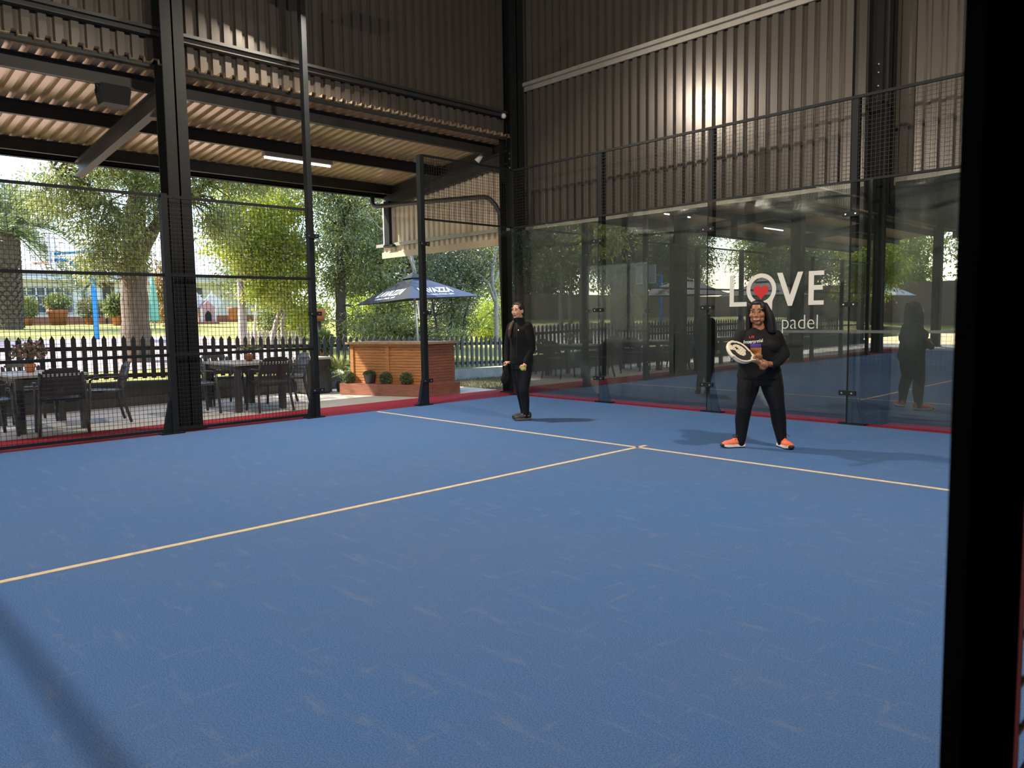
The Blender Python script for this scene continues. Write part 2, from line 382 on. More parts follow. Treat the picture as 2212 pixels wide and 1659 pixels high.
# ---------------------------------------------------------------- court cage
def clampset(t, x, y, horiz, side):
    for z in (.4, 1.5, 2.6):
        b = MB()
        if horiz: b.box2((x - .10, y - .118, z - .03), (x + .10, y - .100, z + .03))
        else: b.box2((x + .045, y - .10, z - .03), (x + .075, y + .10, z + .03))
        c = b.build('clamp', M['post'], t)
        for s in (-.06, .06):
            b = MB(); b.box2(*(((x + s - .009, y - .126, z - .009), (x + s + .009, y - .118, z + .009)) if horiz else ((x + .075, y + s - .009, z - .009), (x + .083, y + s + .009, z + .009))))
            b.build('clamp_bolt', M['bolt'], c)
def post(lbl, x, y, h, horiz, clamps=True, w=.075):
    t = thing('fence_post', lbl, 'post', (x, y, 0))
    b = MB()
    if horiz: b.box2((x - w / 2, y - .045, 0), (x + w / 2, y + .055, h))
    else: b.box2((x - .055, y - w / 2, 0), (x + .045, y + w / 2, h))
    b.build('upright', M['post'], t)
    g = .14; b = MB()
    if horiz: b.add([(x + s * .006 + w / 2 - .008, y, 0) for s in (0,)], []); b.prism([(0, .02), (g, .02), (g * .75, .06), (.03, .42), (0, .42)], lambda u, v, k: (x + w / 2 + u - .01, y + (.03 if k else -.03), v))
    else: b.prism([(0, .02), (g, .02), (g * .75, .06), (.03, .42), (0, .42)], lambda u, v, k: (x + (.02 if k else -.04), y - w / 2 - u + .01, v))
    b.box2((x - .12 if horiz else x - .07, y - .07 if horiz else y - .12 - .06, 0), (x + .2 if horiz else x + .07, y + .07 if horiz else y + .1, .018))
    b.build('base_bracket', M['post'], t)
    if clamps: clampset(t, x, y, horiz, 0)
    return t
Y0 = .03
names = {0: 'black cage post in the far court corner', 2: 'black glass post right of the woman with the ball', 4: 'black glass post just left of the woman with the racket', 6: 'black glass post right of the white wall lettering', 8: 'black glass post hidden behind the near frame'}
for x in (2, 4, 6, 8): post(names[x], x - .04, Y0 + .04, 4, True)
post(names[0], -.05, .06, 4, True, False)
post('black cage post holding the first side glass pane', -.03, -2.03, 4, False)
post('tall black mast post carrying the court floodlight', -.03, -4.02, 6.0, False)
post('black mesh fence post beside the patio column', -.03, -6.03, 3, False, False)
for y, l in ((-8.03, 'second mesh fence post left of the patio column'), (-12.03, 'mesh fence post beyond the net, mirrored in the glass'), (-14.03, 'second mesh fence post beyond the net, mirrored in the glass')):
    post(l, -.03, y, 3, False, False)

def mesh_panel(lbl, axis, a, c, z0, z1, pos, rails, pitch=.05, group=None, wr=.0020):
    """welded wire panel from a to c along axis at pos"""
    t = thing('mesh_panel', lbl, 'mesh panel', ((a + c) / 2, pos, z0) if axis == 'x' else (pos, (a + c) / 2, z0), group=group)
    P = (lambda s, z, d=0: (s, pos + d, z)) if axis == 'x' else (lambda s, z, d=0: (pos + d, s, z))
    b = MB(); n = int(round((c - a) / pitch))
    for i in range(1, n): b.bar(P(a + i * pitch, z0), P(a + i * pitch, z1), wr * 2, wr * 2)
    m = int(round((z1 - z0) / pitch))
    for i in range(1, m): b.bar(P(a, z0 + i * pitch, .004), P(c, z0 + i * pitch, .004), wr * 2, wr * 2)
    b.build('wire_mesh', M['wire'], t)
    for z in rails:
        b = MB(); b.bar(P(a, z, 0), P(c, z, 0), .03, .035 if z not in (z0,) else .03); b.build('rail', M['post'], t)
    return t
for x, l in ((0, 'in the far corner'), (2, 'above the first back glass bay'), (4, 'above the white lettering'), (6, 'above the right end of the back glass'), (8, 'above the last back glass bay')):
    mesh_panel('black wire mesh panel ' + l, 'x', x - .04, min(x + 1.96, XR), 3.0, 4.0, Y0, (3.0, 4.0))
mesh_panel('black wire mesh panel above the corner side glass', 'y', -2, 0, 3.0, 4.0, -.03, (3.0, 4.0))
for y, l in ((-6, 'between the patio column and the floodlight mast'), (-8, 'in front of the left patio table'), (-10, 'at the near end of the left side'), (-14, 'beyond the net'), (-16, 'second beyond the net')):
    mesh_panel('black wire mesh fence panel ' + l, 'y', y, y + 2, 0.03, 3.0, -.03, (.05, 1.0, 2.0, 2.97))

def glass_panel(lbl, axis, a, c, pos, mat):
    b = MB(); b.box2(*(((a, pos - .006, .03), (c, pos + .006, 2.985)) if axis == 'x' else ((pos - .006, a, .03), (pos + .006, c, 2.985))))
    return tag(b.build('glass_panel', mat), lbl, 'glass panel')
for x, l in ((0, 'behind the woman holding a ball'), (2, 'between the two posts left of the racket player'), (4, 'bearing the white lettering and red heart'), (6, 'right of the lettering beside the near frame'), (8, 'at the far right, hidden by the near frame')):
    glass_panel('clear glass court pane ' + l, 'x', x - .03, min(x + 1.95, XR), -.022, M['glass'])
glass_panel('clear side glass pane nearest the far corner', 'y', -2.02, -.03, .022, M['glass2'])
glass_panel('clear side glass pane in front of the wooden bar', 'y', -4.0, -2.04, .022, M['glass2'])

# curtain behind the glass : gathered pvc with real folds
rng = random.Random(4)
def curtain(lbl, x0, x1, amp, seed, y=.5, hem=lambda s: .07):
    rg = random.Random(seed); n = int((x1 - x0) / .03); m = 44; vs = []; fs = []
    ph = [rg.uniform(0, 6) for _ in range(6)]
    for i in range(n + 1):
        s = i / n; x = x0 + (x1 - x0) * s
        for j in range(m + 1):
            tt = j / m; zb = hem(s); z = zb + (3.0 - zb) * tt
            d = .014 * amp * math.sin(s * 26 + ph[0] + .8 * tt) * (0.4 + tt) + .02 * amp * math.sin(s * 9 + ph[1] + 2.4 * tt) + .012 * math.sin(tt * 17 + s * 5 + ph[2]) * (1 - tt) ** 2
            d += .05 * math.exp(-((s - .72 - .25 * (tt - .2)) / .05) ** 2) * math.exp(-(tt / .22) ** 2) + .04 * math.exp(-((s - .45 + .9 * (tt - .1)) / .035) ** 2) * math.exp(-(tt / .2) ** 2)
            d += .03 * math.exp(-((1 - tt - .18 * abs(s - .2)) / .03) ** 2)
            vs.append((x, y - d, z))
    for i in range(n):
        for j in range(m):
            a = i * (m + 1) + j; fs.append((a, a + m + 1, a + m + 2, a + 1))
    t = thing('pvc_curtain', lbl, 'curtain', ((x0 + x1) / 2, y, 0))
    b = MB(); b.add(vs, fs, 0, True); b.build('sheet', M['curtain'], t)
    b = MB(); b.bar((x0, y - .02, hem(0) + .01), (x1, y - .02, hem(1) + .01), .03, .04); b.build('hem_bar', M['curtain'], t)
    return t
curtain('dark plastic curtain hanging behind the two corner glass bays', -.3, 3.05, .5, 1, hem=lambda s: .12 - .06 * s)
curtain('dark plastic curtain hanging behind the lettered glass bay', 3.05, 5.98, .6, 2, hem=lambda s: .07)
curtain('dark plastic curtain hanging right of the back column', 6.28, 9.8, 1.5, 3, hem=lambda s: .09)

b = MB(); b.box2((-.3, .56, -.1), (20, .62, .16)); struct('gap_shade_block', b, M['rooftop'])  # added dark block: hides the sunlit strip below the curtain hems
# floodlights on the masts
M['lens'] = pm('lamp lens', (.9, .88, .8), .3, emit=((1, .86, .62), 14))
def flood(lbl, x, y, tx, ty, W, mast=True):
    t = thing('floodlight', lbl, 'floodlight', (x, y, 6.0))
    d = Vector((tx - x, ty - y, -5.75)).normalized(); s, u, _ = rot_to(d)
    Mx = Matrix((s, u, d)).transposed(); c = Vector((x, y, 6.12)) + d * .12
    b = MB(); b.box(c, (.44, .32, .09), M=Mx); b.build('housing', M['post'], t)
    b = MB(); b.box(c + d * .048, (.40, .28, .008), M=Mx); b.build('lens', M['lens'], t)
    b = MB(); b.bar((.02 if x < 5 else XR - .02, y, 5.9), c, .03, .03); b.build('bracket', M['post'], t)
    ld = bpy.data.lights.new('floodlight beam', 'AREA'); ld.shape = 'RECTANGLE'; ld.size = .4; ld.size_y = .28; ld.energy = W; ld.color = (1, .88, .72)
    lo = bpy.data.objects.new('floodlight_beam', ld); COL.objects.link(lo); lo.location = c + d * .07
    lo.rotation_euler = (-d).to_track_quat('Z', 'Y').to_euler()
FW = 470
flood('bright floodlight on the mast above the side glass', .45, -4.0, 4.0, -5.2, FW)
flood('floodlight on the mast of the opposite court side', XR - .12, -4.0, 5.0, -4.2, FW * .72)
flood('floodlight on the far mast of the patio side', .12, -16.0, 5, -13, FW)
flood('floodlight on the far mast of the opposite side', XR - .12, -16.0, 5, -12, FW)
post('tall black mast post of the opposite court side', XR + .03, -4.02, 6.0, False, False)
post('tall black mast post beyond the net on the patio side', -.03, -16.02, 6.0, False, False)
post('tall black mast post beyond the net, opposite side', XR + .03, -16.02, 6.0, False, False)

# court net beyond the frame (mirrored in the glass)
t = thing('court_net', 'court net with a pale top band, mirrored in the glass', 'net', (4.8, -10, 0))
b = MB()
for i in range(1, 96): b.bar((i * .1, -10, .02), (i * .1, -10, .9), .004, .004)
for i in range(1, 9): b.bar((.05, -10, i * .1), (9.6, -10, i * .1), .004, .004)
b.build('netting', M['wire'], t)
b = MB(); b.box2((.03, -10.01, .88), (9.66, -9.99, .95)); b.build('top_band', M['white'], t)

# near door jamb on the right of the picture
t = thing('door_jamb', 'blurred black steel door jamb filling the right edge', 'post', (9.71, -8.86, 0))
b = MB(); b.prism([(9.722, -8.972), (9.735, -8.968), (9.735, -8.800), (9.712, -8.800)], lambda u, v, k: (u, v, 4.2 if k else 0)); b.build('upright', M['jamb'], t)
M['redp'] = pm('dark red tape', (.20, .006, .014), .6, var=.1)
b = MB(); b.box2((9.722, -8.799, 0), (9.735, -8.786, 1.32)); tag(b.build('edge_tape', M['redp'], t), 'dark red tape along the jamb edge')
for i in range(12):
    b = MB(); b.ell((9.723, -8.973, .32 + i * .05), (.004, .003, .004), 8, 6); b.build('weld_stud', M['post'], t)
mesh_panel('blurred wire mesh panel beside the near door jamb', 'y', -8.77, -4.1, 0.03, 3.0, 9.72, (.05, 2.97))
# ---------------------------------------------------------------- patio furniture, fence, garden
M['fence'] = pm('dark stained picket', (.022, .021, .02), .6, var=.25, scale=5, st=(6, 6, 1))
M['block'] = pm('grey block wall', (.20, .20, .195), .8, var=.2, scale=5, bump=.3, bscale=30)
M['block_shaded'] = pm('grey kerb wall in shade', (.06, .058, .055), .75, var=.2, scale=4, bump=.2, bscale=30)  # same knee wall as the block stretch, its shade put into the colour
M['plastic'] = pm('dark grey plastic', (.05, .051, .053), .42, var=.1)
M['tabletop'] = pm('weathered pale table slats', (.36, .34, .31), .5, var=.14, scale=5, st=(1, 12, 1))
M['wood'] = pm('oiled orange boards', (.42, .17, .055), .5, var=.35, scale=5, st=(1.2, 1.2, 14), bump=.15, bscale=20)
M['woodr'] = pm('red brown boards', (.25, .085, .045), .55, var=.35, scale=5, st=(1.2, 1.2, 12), bump=.15, bscale=20)
M['woodt'] = pm('worn counter top', (.36, .22, .12), .5, var=.3, scale=4, st=(2, 8, 2))
M['lawn'] = pm('sunny lawn', (.20, .21, .035), .9, col2=(.42, .36, .10), scale=1.3, bump=.4, bscale=60)
M['paving'] = pm('pinkish court paving', (.46, .33, .31), .8, var=.12, scale=1.5)
M['canvas'] = pm('sunlit navy umbrella cloth', (.055, .07, .125), .75, var=.12, scale=5)  # sunlight put into the colour of the umbrella's right sides
M['canvas_black_shaded'] = pm('black and shaded umbrella cloth', (.02, .021, .026), .75, var=.12, scale=5)  # black cloth, also the shaded left sides of the navy umbrella
M['print'] = pm('white print', (.75, .76, .78), .6, var=.03)
M['alu'] = pm('pale pole', (.62, .62, .62), .4, .3, var=.05)
M['terra'] = pm('terracotta', (.42, .16, .08), .8, var=.2)
M['soil'] = pm('dark soil', (.03, .022, .016), .95, var=.2, scale=20)
M['bark'] = pm('grey brown bark', (.15, .115, .085), .9, var=.4, scale=5, st=(5, 5, 1), bump=.9, bscale=9)
M['barkd'] = pm('dark bark', (.065, .052, .042), .9, var=.35, scale=5, st=(5, 5, 1), bump=.8, bscale=9)
M['barkp'] = pm('pale smooth bark', (.36, .32, .28), .8, var=.25, scale=4, bump=.3, bscale=8)
M['leaf_feather'] = leafmat('feathery leaf', (.13, .17, .035), (.28, .32, .06), (.52, .50, .10))
M['leaf_yellow'] = leafmat('yellow green leaf', (.22, .30, .02), (.42, .50, .03), (.72, .70, .06), .55)
M['leaf_dark'] = leafmat('deep green leaf', (.05, .062, .02), (.10, .12, .036), (.23, .24, .085), .4)
M['leaf_mid'] = leafmat('mid green leaf', (.085, .115, .028), (.19, .235, .05), (.38, .38, .11), .42)
M['leaf_olive'] = leafmat('olive leaf', (.07, .075, .025), (.16, .16, .055), (.36, .32, .13), .42)
M['leaf_palm'] = leafmat('palm leaf', (.10, .14, .04), (.20, .24, .07), (.36, .38, .14), .4)
M['leaf_box'] = leafmat('boxwood leaf', (.04, .065, .025), (.11, .15, .06), (.26, .28, .13), .25)
M['leaf_red'] = leafmat('reddish leaf', (.06, .05, .03), (.14, .10, .06), (.30, .08, .06), .3)
M['flower_red'] = pm('red flower', (.6, .03, .015), .6, var=.2)
M['housew'] = pm('white house wall', (.9, .88, .84), .8, var=.03)
M['houser'] = pm('pale roof', (.70, .68, .65), .6, var=.08)
M['pane'] = pm('dark window pane', (.10, .12, .14), .1, var=.1, spec=.8)
M['shutter'] = pm('brown shutter', (.10, .075, .06), .7, var=.2)
M['blue'] = pm('bright blue paint', (.02, .33, .80), .45, var=.06)
M['brick'] = pm('brown brick wall', (.30, .19, .135), .85, var=.25, scale=3, st=(2, 2, 9))
NR = np.random.default_rng(11)

def gz(x):
    return float(np.interp(-x, [0, 4.3, 6.5, 10, 16, 24, 30, 60], [-.02, .18, .42, .62, 1.0, 1.34, 1.40, 1.5]))

# ground of the garden
def ground(name, x0, x1, y0, y1, nx, mat, dz=0, z=None):
    vs = []; fs = []
    xs = np.linspace(x0, x1, nx)
    for x in xs:
        for y in (y0, y1): vs.append((x, y, (gz(x) if z is None else z) + dz))
    for i in range(nx - 1): fs.append((2 * i, 2 * i + 1, 2 * i + 3, 2 * i + 2))
    b = MB(); b.add(vs, fs); o = b.build(name, mat); return tag(o, kind='structure')
ground('lawn', -4.3, -70, -70, 40, 60, M['lawn'])
ground('court_paving', -6.8, -15.5, -30, .4, 20, M['paving'], .012)
b = MB(); b.box2((-4.3, .52, -.3), (-.4, 9, -.06)); struct('grass_verge', b, pm('dry grass verge', (.06, .075, .025), .9, col2=(.20, .14, .085), scale=6, bump=.5, bscale=50))

def kz(y): return .45 if y < -6 else .45 - .029 * (y + 6)
for i, (ya, yb, m) in enumerate(((-26, -1.2, 'block_shaded'), (-1.2, 8, 'block'))):
    b = MB(); vs = []
    n = 12
    for k in range(n + 1):
        y = ya + (yb - ya) * k / n
        vs += [(-4.05, y, -.2), (-4.05, y, kz(y) - .02), (-4.32, y, kz(y) - .02), (-4.32, y, -.2)]
    fs = []
    for k in range(n):
        for j in range(4): a = 4 * k + j; c = 4 * k + (j + 1) % 4; fs.append((a, c, c + 4, a + 4))
    fs += [(3, 2, 1, 0), (4 * n, 4 * n + 1, 4 * n + 2, 4 * n + 3)]
    b.add(vs, fs); b.box2((-4.05, ya, -.2), (-3.93, yb if i == 0 else ya + .01, .15))
    struct('kerb_wall' if i == 0 else 'block_wall', b, M[m])

def picket_fence(lbl, ya, yb):
    t = thing('picket_fence', lbl, 'fence', (-4.2, (ya + yb) / 2, kz((ya + yb) / 2)))
    for dz, h in ((.13, .07), (.60, .07)):
        b = MB(); b.bar((-4.24, ya, kz(ya) + dz), (-4.24, yb, kz(yb) + dz), .04, h); b.build('rail', M['fence'], t)
    y = ya + .05; first = None; i = 0
    while y < yb:
        if first is None:
            b = MB(); b.prism([(-.037, .02), (.037, .02), (.037, .70), (0, .77), (-.037, .70)], lambda u, v, k: (-4.22 + (.022 if k else 0), y + u, kz(y) + v)); first = b.build('picket', M['fence'], t); y0 = y
        else:
            c = first.copy(); COL.objects.link(c); c.parent = t; c.location = (0, y - y0, kz(y) - kz(y0) + .003 * math.sin(i * 2.7))
        y += .155; i += 1
    return t
picket_fence('black picket fence behind the patio tables and the bar', -8.3, 6.9)
picket_fence('black picket fence farther along the patio, mirrored in the glass', -23.6, -8.35)

# ---- chairs and tables
def make_chair(lbl, loc, rz):
    t = thing('patio_chair', lbl, 'chair', loc, rz, None)     # local: faces +x
    W = .25
    def put(name, b): return b.build(name, M['plastic'], t, world=False)
    b = MB(); b.prism([(-.21, -.22), (.24, -.235), (.25, -.18), (.25, .18), (.24, .235), (-.21, .22)], lambda u, v, k: (u, v, .43 + (.03 if k else 0) + .015 * (u > .2))); put('seat', b)
    b = MB()                                   # back with two rows of slots
    def bp(s, z):   # s -1..1 across, z height -> 3D
        lean = -.21 - .10 * ((z - .43) / .42) ** 1.3
        return (lean - .035 * (1 - s * s), s * .225, z)
    def patch(z0, z1, s0=-1, s1=1, n=8):
        vs = []
        for k in range(n + 1):
            s = s0 + (s1 - s0) * k / n
            for z in (z0, z1):
                p = bp(s, z); vs += [p, (p[0] - .014, p[1], p[2])]
        fs = []
        for k in range(n):
            a = 4 * k; fs += [(a, a + 4, a + 6, a + 2), (a + 1, a + 3, a + 7, a + 5), (a + 2, a + 6, a + 7, a + 3), (a, a + 1, a + 5, a + 4)]
        fs += [(0, 2, 3, 1), (4 * n, 4 * n + 1, 4 * n + 3, 4 * n + 2)]
        b.add(vs, fs)
    patch(.50, .565); patch(.60, .735); patch(.785, .82, -.93, .93); patch(.82, .845, -.82, .82); patch(.845, .858, -.6, .6)
    for r in ((.565, .60), (.735, .785)):
        for k in range(10):
            s = -.95 + 1.9 * k / 9; patch(r[0], r[1], s - .05, s + .05, 1)
    put('backrest', b)
    for sy in (-1, 1):
        b = MB(); b.tube([(-.30, sy * .235, .80), (-.25, sy * .24, .62), (-.20, sy * .245, .44), (-.24, sy * .26, .2), (-.29, sy * .275, 0)], [.018, .02, .024, .021, .019], 6, flat=1.1); put('leg', b)
        b = MB(); b.tube([(.20, sy * .265, .62), (.215, sy * .262, .44), (.235, sy * .268, .2), (.25, sy * .275, 0)], [.016, .022, .02, .018], 6, flat=1.1); put('leg', b)
        b = MB(); b.tube([(-.25, sy * .25, .66), (-.05, sy * .285, .665), (.14, sy * .285, .655), (.21, sy * .27, .62)], [.018, .024, .024, .016], 6, flat=.6); put('armrest', b)
    return t
ch0 = None
def chair(x, y, deg, lbl):
    global ch0
    if ch0 is None: ch0 = make_chair(lbl, (x, y, 0), math.radians(deg)); return ch0
    return dup(ch0, (x, y, 0), math.radians(deg), lbl)
chair(-1.30, -7.0, 172, 'dark plastic armchair with its back to the court at the left table')
chair(-2.0, -6.28, -98, 'dark plastic armchair at the right end of the left table, near the column')
chair(-2.95, -7.02, 4, 'dark plastic armchair on the fence side of the left table')
chair(-1.62, -7.75, 95, 'dark plastic armchair cut by the left picture edge')
chair(-1.95, -4.98, 88, 'dark plastic armchair seen side-on just right of the column')
chair(-1.42, -4.06, 176, 'dark plastic armchair with its back to the court at the right table')
chair(-2.05, -3.42, -95, 'dark plastic armchair at the right end of the right table, beside the bin')
chair(-2.95, -4.15, 2, 'dark plastic armchair on the fence side of the right table')
for i, (x, y, d, l) in enumerate(((-1.35, -10.0, 180, 'dark patio chair at the third table, back to the court'), (-2.95, -10.1, 0, 'dark patio chair at the third table, fence side'), (-2.1, -9.3, -90, 'dark patio chair at the end of the third table'), (-1.4, -13.4, 178, 'dark patio chair at the fourth table, back to the court'), (-2.9, -13.5, 0, 'dark patio chair at the fourth table, fence side'))): chair(x, y, d, l)
def make_table(lbl, loc):
    t = thing('patio_table', lbl, 'table', loc)
    b = MB()
    for i in range(8): b.box((-.56 + i * .16, 0, .735), (.15, .88, .03))
    b.build('tabletop', M['tabletop'], t, world=False)
    for sx in (-.57, .57):
        for sy in (-.37, .37):
            b = MB(); b.box((sx, sy, .36), (.085, .085, .72)); b.build('leg', M['plastic'], t, world=False)
    b = MB()
    for sy in (-.37, .37): b.box((0, sy, .68), (1.06, .03, .07))
    for sx in (-.57, .57): b.box((sx, 0, .68), (.03, .66, .07))
    b.build('apron', M['plastic'], t, world=False)
    return t
tb = make_table('pale topped patio table at the left edge with a potted plant', (-2.15, -7.03, 0))
dup(tb, (-2.15, -4.12, 0), None, 'pale topped patio table right of the column')
dup(tb, (-2.15, -10.05, 0), None, 'third patio table farther left, mirrored in the glass')
dup(tb, (-2.15, -13.4, 0), None, 'fourth patio table farther left, mirrored in the glass')
t = thing('storage_bin', 'dark square bin with a pale lid beside the fence', 'bin', (-3.45, -2.15, 0))
b = MB(); b.box((-3.45, -2.15, .34), (.52, .52, .64)); b.build('body', M['fence'], t)
b = MB(); b.box((-3.45, -2.15, .68), (.56, .56, .04)); b.build('lid', M['tabletop'], t)
b = MB(); b.box((-3.45, -2.15, .01), (.46, .46, .02)); b.build('foot', M['post'], t)

# ---- leaves
def leafobj(name, P, D, L, Wd, mat, parent=None, kind=None, curl=.25, rg=NR):
    n = len(P); L = np.broadcast_to(np.asarray(L, float), (n,)); Wd = np.broadcast_to(np.asarray(Wd, float), (n,))
    D = D / np.maximum(np.linalg.norm(D, axis=1), 1e-6)[:, None]
    a = rg.normal(size=(n, 3)); S = np.cross(D, a); S /= np.maximum(np.linalg.norm(S, axis=1), 1e-6)[:, None]
    Nn = np.cross(S, D)
    mid = P + D * (L * .45)[:, None]
    V = np.empty((n, 4, 3)); V[:, 0] = P; V[:, 1] = mid + S * Wd[:, None] * .5; V[:, 2] = P + D * L[:, None] - Nn * (L * curl)[:, None]; V[:, 3] = mid - S * Wd[:, None] * .5
    if parent is not None: m = np.array(ROOT[parent].inverted()); V = V @ m[:3, :3].T + m[:3, 3]
    me = bpy.data.meshes.new(name); me.vertices.add(4 * n); me.vertices.foreach_set('co', V.reshape(-1))
    me.loops.add(4 * n); me.loops.foreach_set('vertex_index', np.arange(4 * n, dtype=np.int32))
    me.polygons.add(n); me.polygons.foreach_set('loop_start', np.arange(0, 4 * n, 4, dtype=np.int32)); me.polygons.foreach_set('loop_total', np.full(n, 4, np.int32))
    me.materials.append(mat); me.update(calc_edges=True)
    o = link(name, me, parent)
    if kind: o['kind'] = kind
    return o

def plant(name, lbl, cat, base, trunks, blobs, bark, leaf, L=.12, Wd=.03, droop=.3, seed=0, twig=.012, spread=.22, group=None):
    """trunks: [(points, radii)], blobs: [(centre, radii, clumps, leaves per clump)]"""
    rg = np.random.default_rng(seed); t = thing(name, lbl, cat, base, group=group)
    tb = MB(); nodesP = []
    for pts, rad in trunks:
        # smooth resample
        pts = np.array(pts, float); k = len(pts); s = np.linspace(0, k - 1, (k - 1) * 4 + 1)
        def cr(i, u):
            p0, p1, p2, p3 = pts[max(i - 1, 0)], pts[i], pts[min(i + 1, k - 1)], pts[min(i + 2, k - 1)]
            return .5 * ((2 * p1) + (-p0 + p2) * u + (2 * p0 - 5 * p1 + 4 * p2 - p3) * u * u + (-p0 + 3 * p1 - 3 * p2 + p3) * u ** 3)
        q = [cr(min(int(v), k - 2), v - min(int(v), k - 2)) for v in s]; rr = np.interp(s, range(k), rad)
        rr = rr * (1 + .06 * np.sin(np.arange(len(rr)) * 2.1))
        tb.tube(q, list(rr), 9); nodesP += [x for x in q[len(q) // 3:]]
    nodesP = np.array(nodesP); P = []; D = []
    for (c, r, nc, nl) in blobs:
        c = np.array(c, float); r = np.array(r, float)
        for i in range(nc):
            d = rg.normal(size=3); d /= np.linalg.norm(d); q = c + d * r * rg.random() ** .45
            if bark is not None and i % 2 == 0:
                j = np.argmin(np.linalg.norm(nodesP - q, axis=1) + .35 * rg.random(len(nodesP)) * np.linalg.norm(r)); a = nodesP[j]; m = (a + q) / 2 + rg.normal(size=3) * .12 * np.linalg.norm(q - a) + np.array((0, 0, .1 * np.linalg.norm(q - a)))
                tb.tube([a, (a + m) / 2 + .02, m, (m + q) / 2 + rg.normal(size=3) * .03, q], [twig * 2.2, twig * 1.7, twig * 1.2, twig * .8, twig * .4], 5, cap=False)
            w = rg.normal(size=(nl, 3)) * spread * np.array((1, 1, .75)); P.append(q + w)
            dd = rg.normal(size=(nl, 3)) * .7 + w / spread * .5; dd[:, 2] -= droop * 2; D.append(dd)
    if tb.v: tb.build('trunk', bark, t)
    P = np.concatenate(P); D = np.concatenate(D); n = len(P)
    leafobj('foliage', P, D, L * rg.uniform(.6, 1.3, n), Wd * rg.uniform(.7, 1.3, n), leaf, t, rg=rg)
    return t

# big feathery tree beyond the fence
plant('spreading_tree', 'large tree with thick ridged trunk behind the picket fence, left of the column', 'tree', (-8.5, -3.72, .4),
      [([(-8.5, -3.75, .3), (-8.5, -3.72, 1.2), (-8.5, -3.70, 2.2), (-8.5, -3.66, 3.0), (-8.45, -3.6, 3.9), (-8.5, -3.45, 5.0), (-8.4, -3.3, 6.5)], [.36, .31, .28, .27, .2, .15, .08]),
       ([(-8.5, -3.55, 2.9), (-8.35, -3.35, 3.4), (-8.3, -3.0, 3.85), (-8.2, -2.5, 4.2), (-8.0, -1.9, 5.0)], [.17, .15, .12, .09, .04]),
       ([(-8.5, -3.7, 3.3), (-8.4, -4.1, 3.9), (-8.2, -4.7, 4.3), (-8.0, -5.3, 4.6)], [.11, .08, .06, .03])],
      [((-8.2, -4.9, 4.2), (.9, .85, .7), 62, 90), ((-8.3, -4.2, 4.9), (.9, .9, .6), 60, 90), ((-8.1, -4.2, 3.4), (.7, .7, .55), 50, 90), ((-8.1, -4.55, 2.75), (.6, .5, .42), 30, 80), ((-8.1, -3.7, 2.9), (.3, .5, .35), 14, 60), ((-8.2, -2.9, 4.7), (.9, .9, .7), 60, 90), ((-8.0, -3.3, 4.1), (.6, .7, .5), 34, 90), ((-8.3, -3.6, 6.0), (2.2, 2.4, .9), 90, 90),
       ((-7.8, -1.5, 4.9), (.9, 1.2, .7), 60, 90), ((-7.9, -1.9, 3.7), (.5, .45, .6), 26, 90), ((-7.7, -.3, 5.0), (.8, 1.0, .5), 36, 90)],
      M['bark'], M['leaf_feather'], L=.11, Wd=.024, droop=.45, seed=3, spread=.15)
plant('shrub_tree', 'sunlit yellow-green tree filling the fence bay right of the column', 'tree', (-10, .0, .6),
      [([(-10, -.55, .5), (-10, -.52, 1.6), (-10, -.5, 2.6), (-10.0, -.35, 3.1), (-10, -.62, 3.7), (-10, -.72, 4.6), (-10, -.75, 5.6)], [.13, .11, .1, .14, .12, .09, .05]),
       ([(-10, .2, .5), (-10, .45, 1.4), (-10, .9, 2.3), (-10, 1.2, 3.4)], [.07, .06, .05, .03]), ([(-9.8, .7, .5), (-9.8, .5, 1.3), (-9.8, .8, 2.0), (-9.8, .6, 3.0)], [.05, .05, .04, .02]), ([(-9.8, 1.1, .5), (-9.7, 1.0, 1.3), (-9.8, 1.3, 2.2)], [.05, .04, .02])],
      [((-10, .1, 4.5), (.8, 1.6, .8), 80, 90), ((-10, .3, 3.4), (.8, 1.5, .7), 90, 90), ((-9.9, .5, 2.6), (.7, 1.2, .45), 66, 90), ((-10, -.9, 3.7), (.6, .6, .7), 30, 90), ((-9.9, .5, 2.1), (.6, 1.1, .25), 26, 70), ((-9.8, 1.3, 1.5), (.5, .5, .5), 22, 70)],
      M['barkp'], M['leaf_yellow'], L=.115, Wd=.04, droop=.15, seed=5, spread=.17)
plant('dense_tree', 'tall dark green tree between the mast post and the umbrella', 'tree', (-9, 2.0, .5),
      [([(-9, 1.9, .3), (-9, 1.9, 1.5), (-9, 1.94, 2.8), (-9, 2.1, 4.2), (-9, 2.0, 6)], [.17, .15, .14, .1, .06]), ([(-9, 2.9, .3), (-8.9, 2.9, 1.2), (-9, 3.3, 2.3), (-9, 3.1, 3.4)], [.05, .05, .04, .02]), ([(-8.8, 3.3, .3), (-8.9, 3.6, 1.4), (-8.9, 3.3, 2.6)], [.04, .03, .02])],
      [((-9, 2.2, 4.9), (1.2, 1.7, 1.0), 110, 90), ((-9, 2.5, 3.4), (1.1, 1.6, .8), 105, 90), ((-8.9, 2.4, 2.4), (.9, 1.1, .5), 26, 110), ((-8.8, 3.6, 2.0), (.7, .9, .6), 24, 110), ((-8.3, 2.6, 1.2), (.5, 1.1, .4), 24, 110), ((-9, 4.2, 4.6), (1.0, 1.0, .9), 30, 120), ((-9, 1.0, 5.3), (.8, .8, .6), 16, 110)],
      M['barkd'], M['leaf_mid'], L=.11, Wd=.032, droop=.3, seed=8, spread=.18)
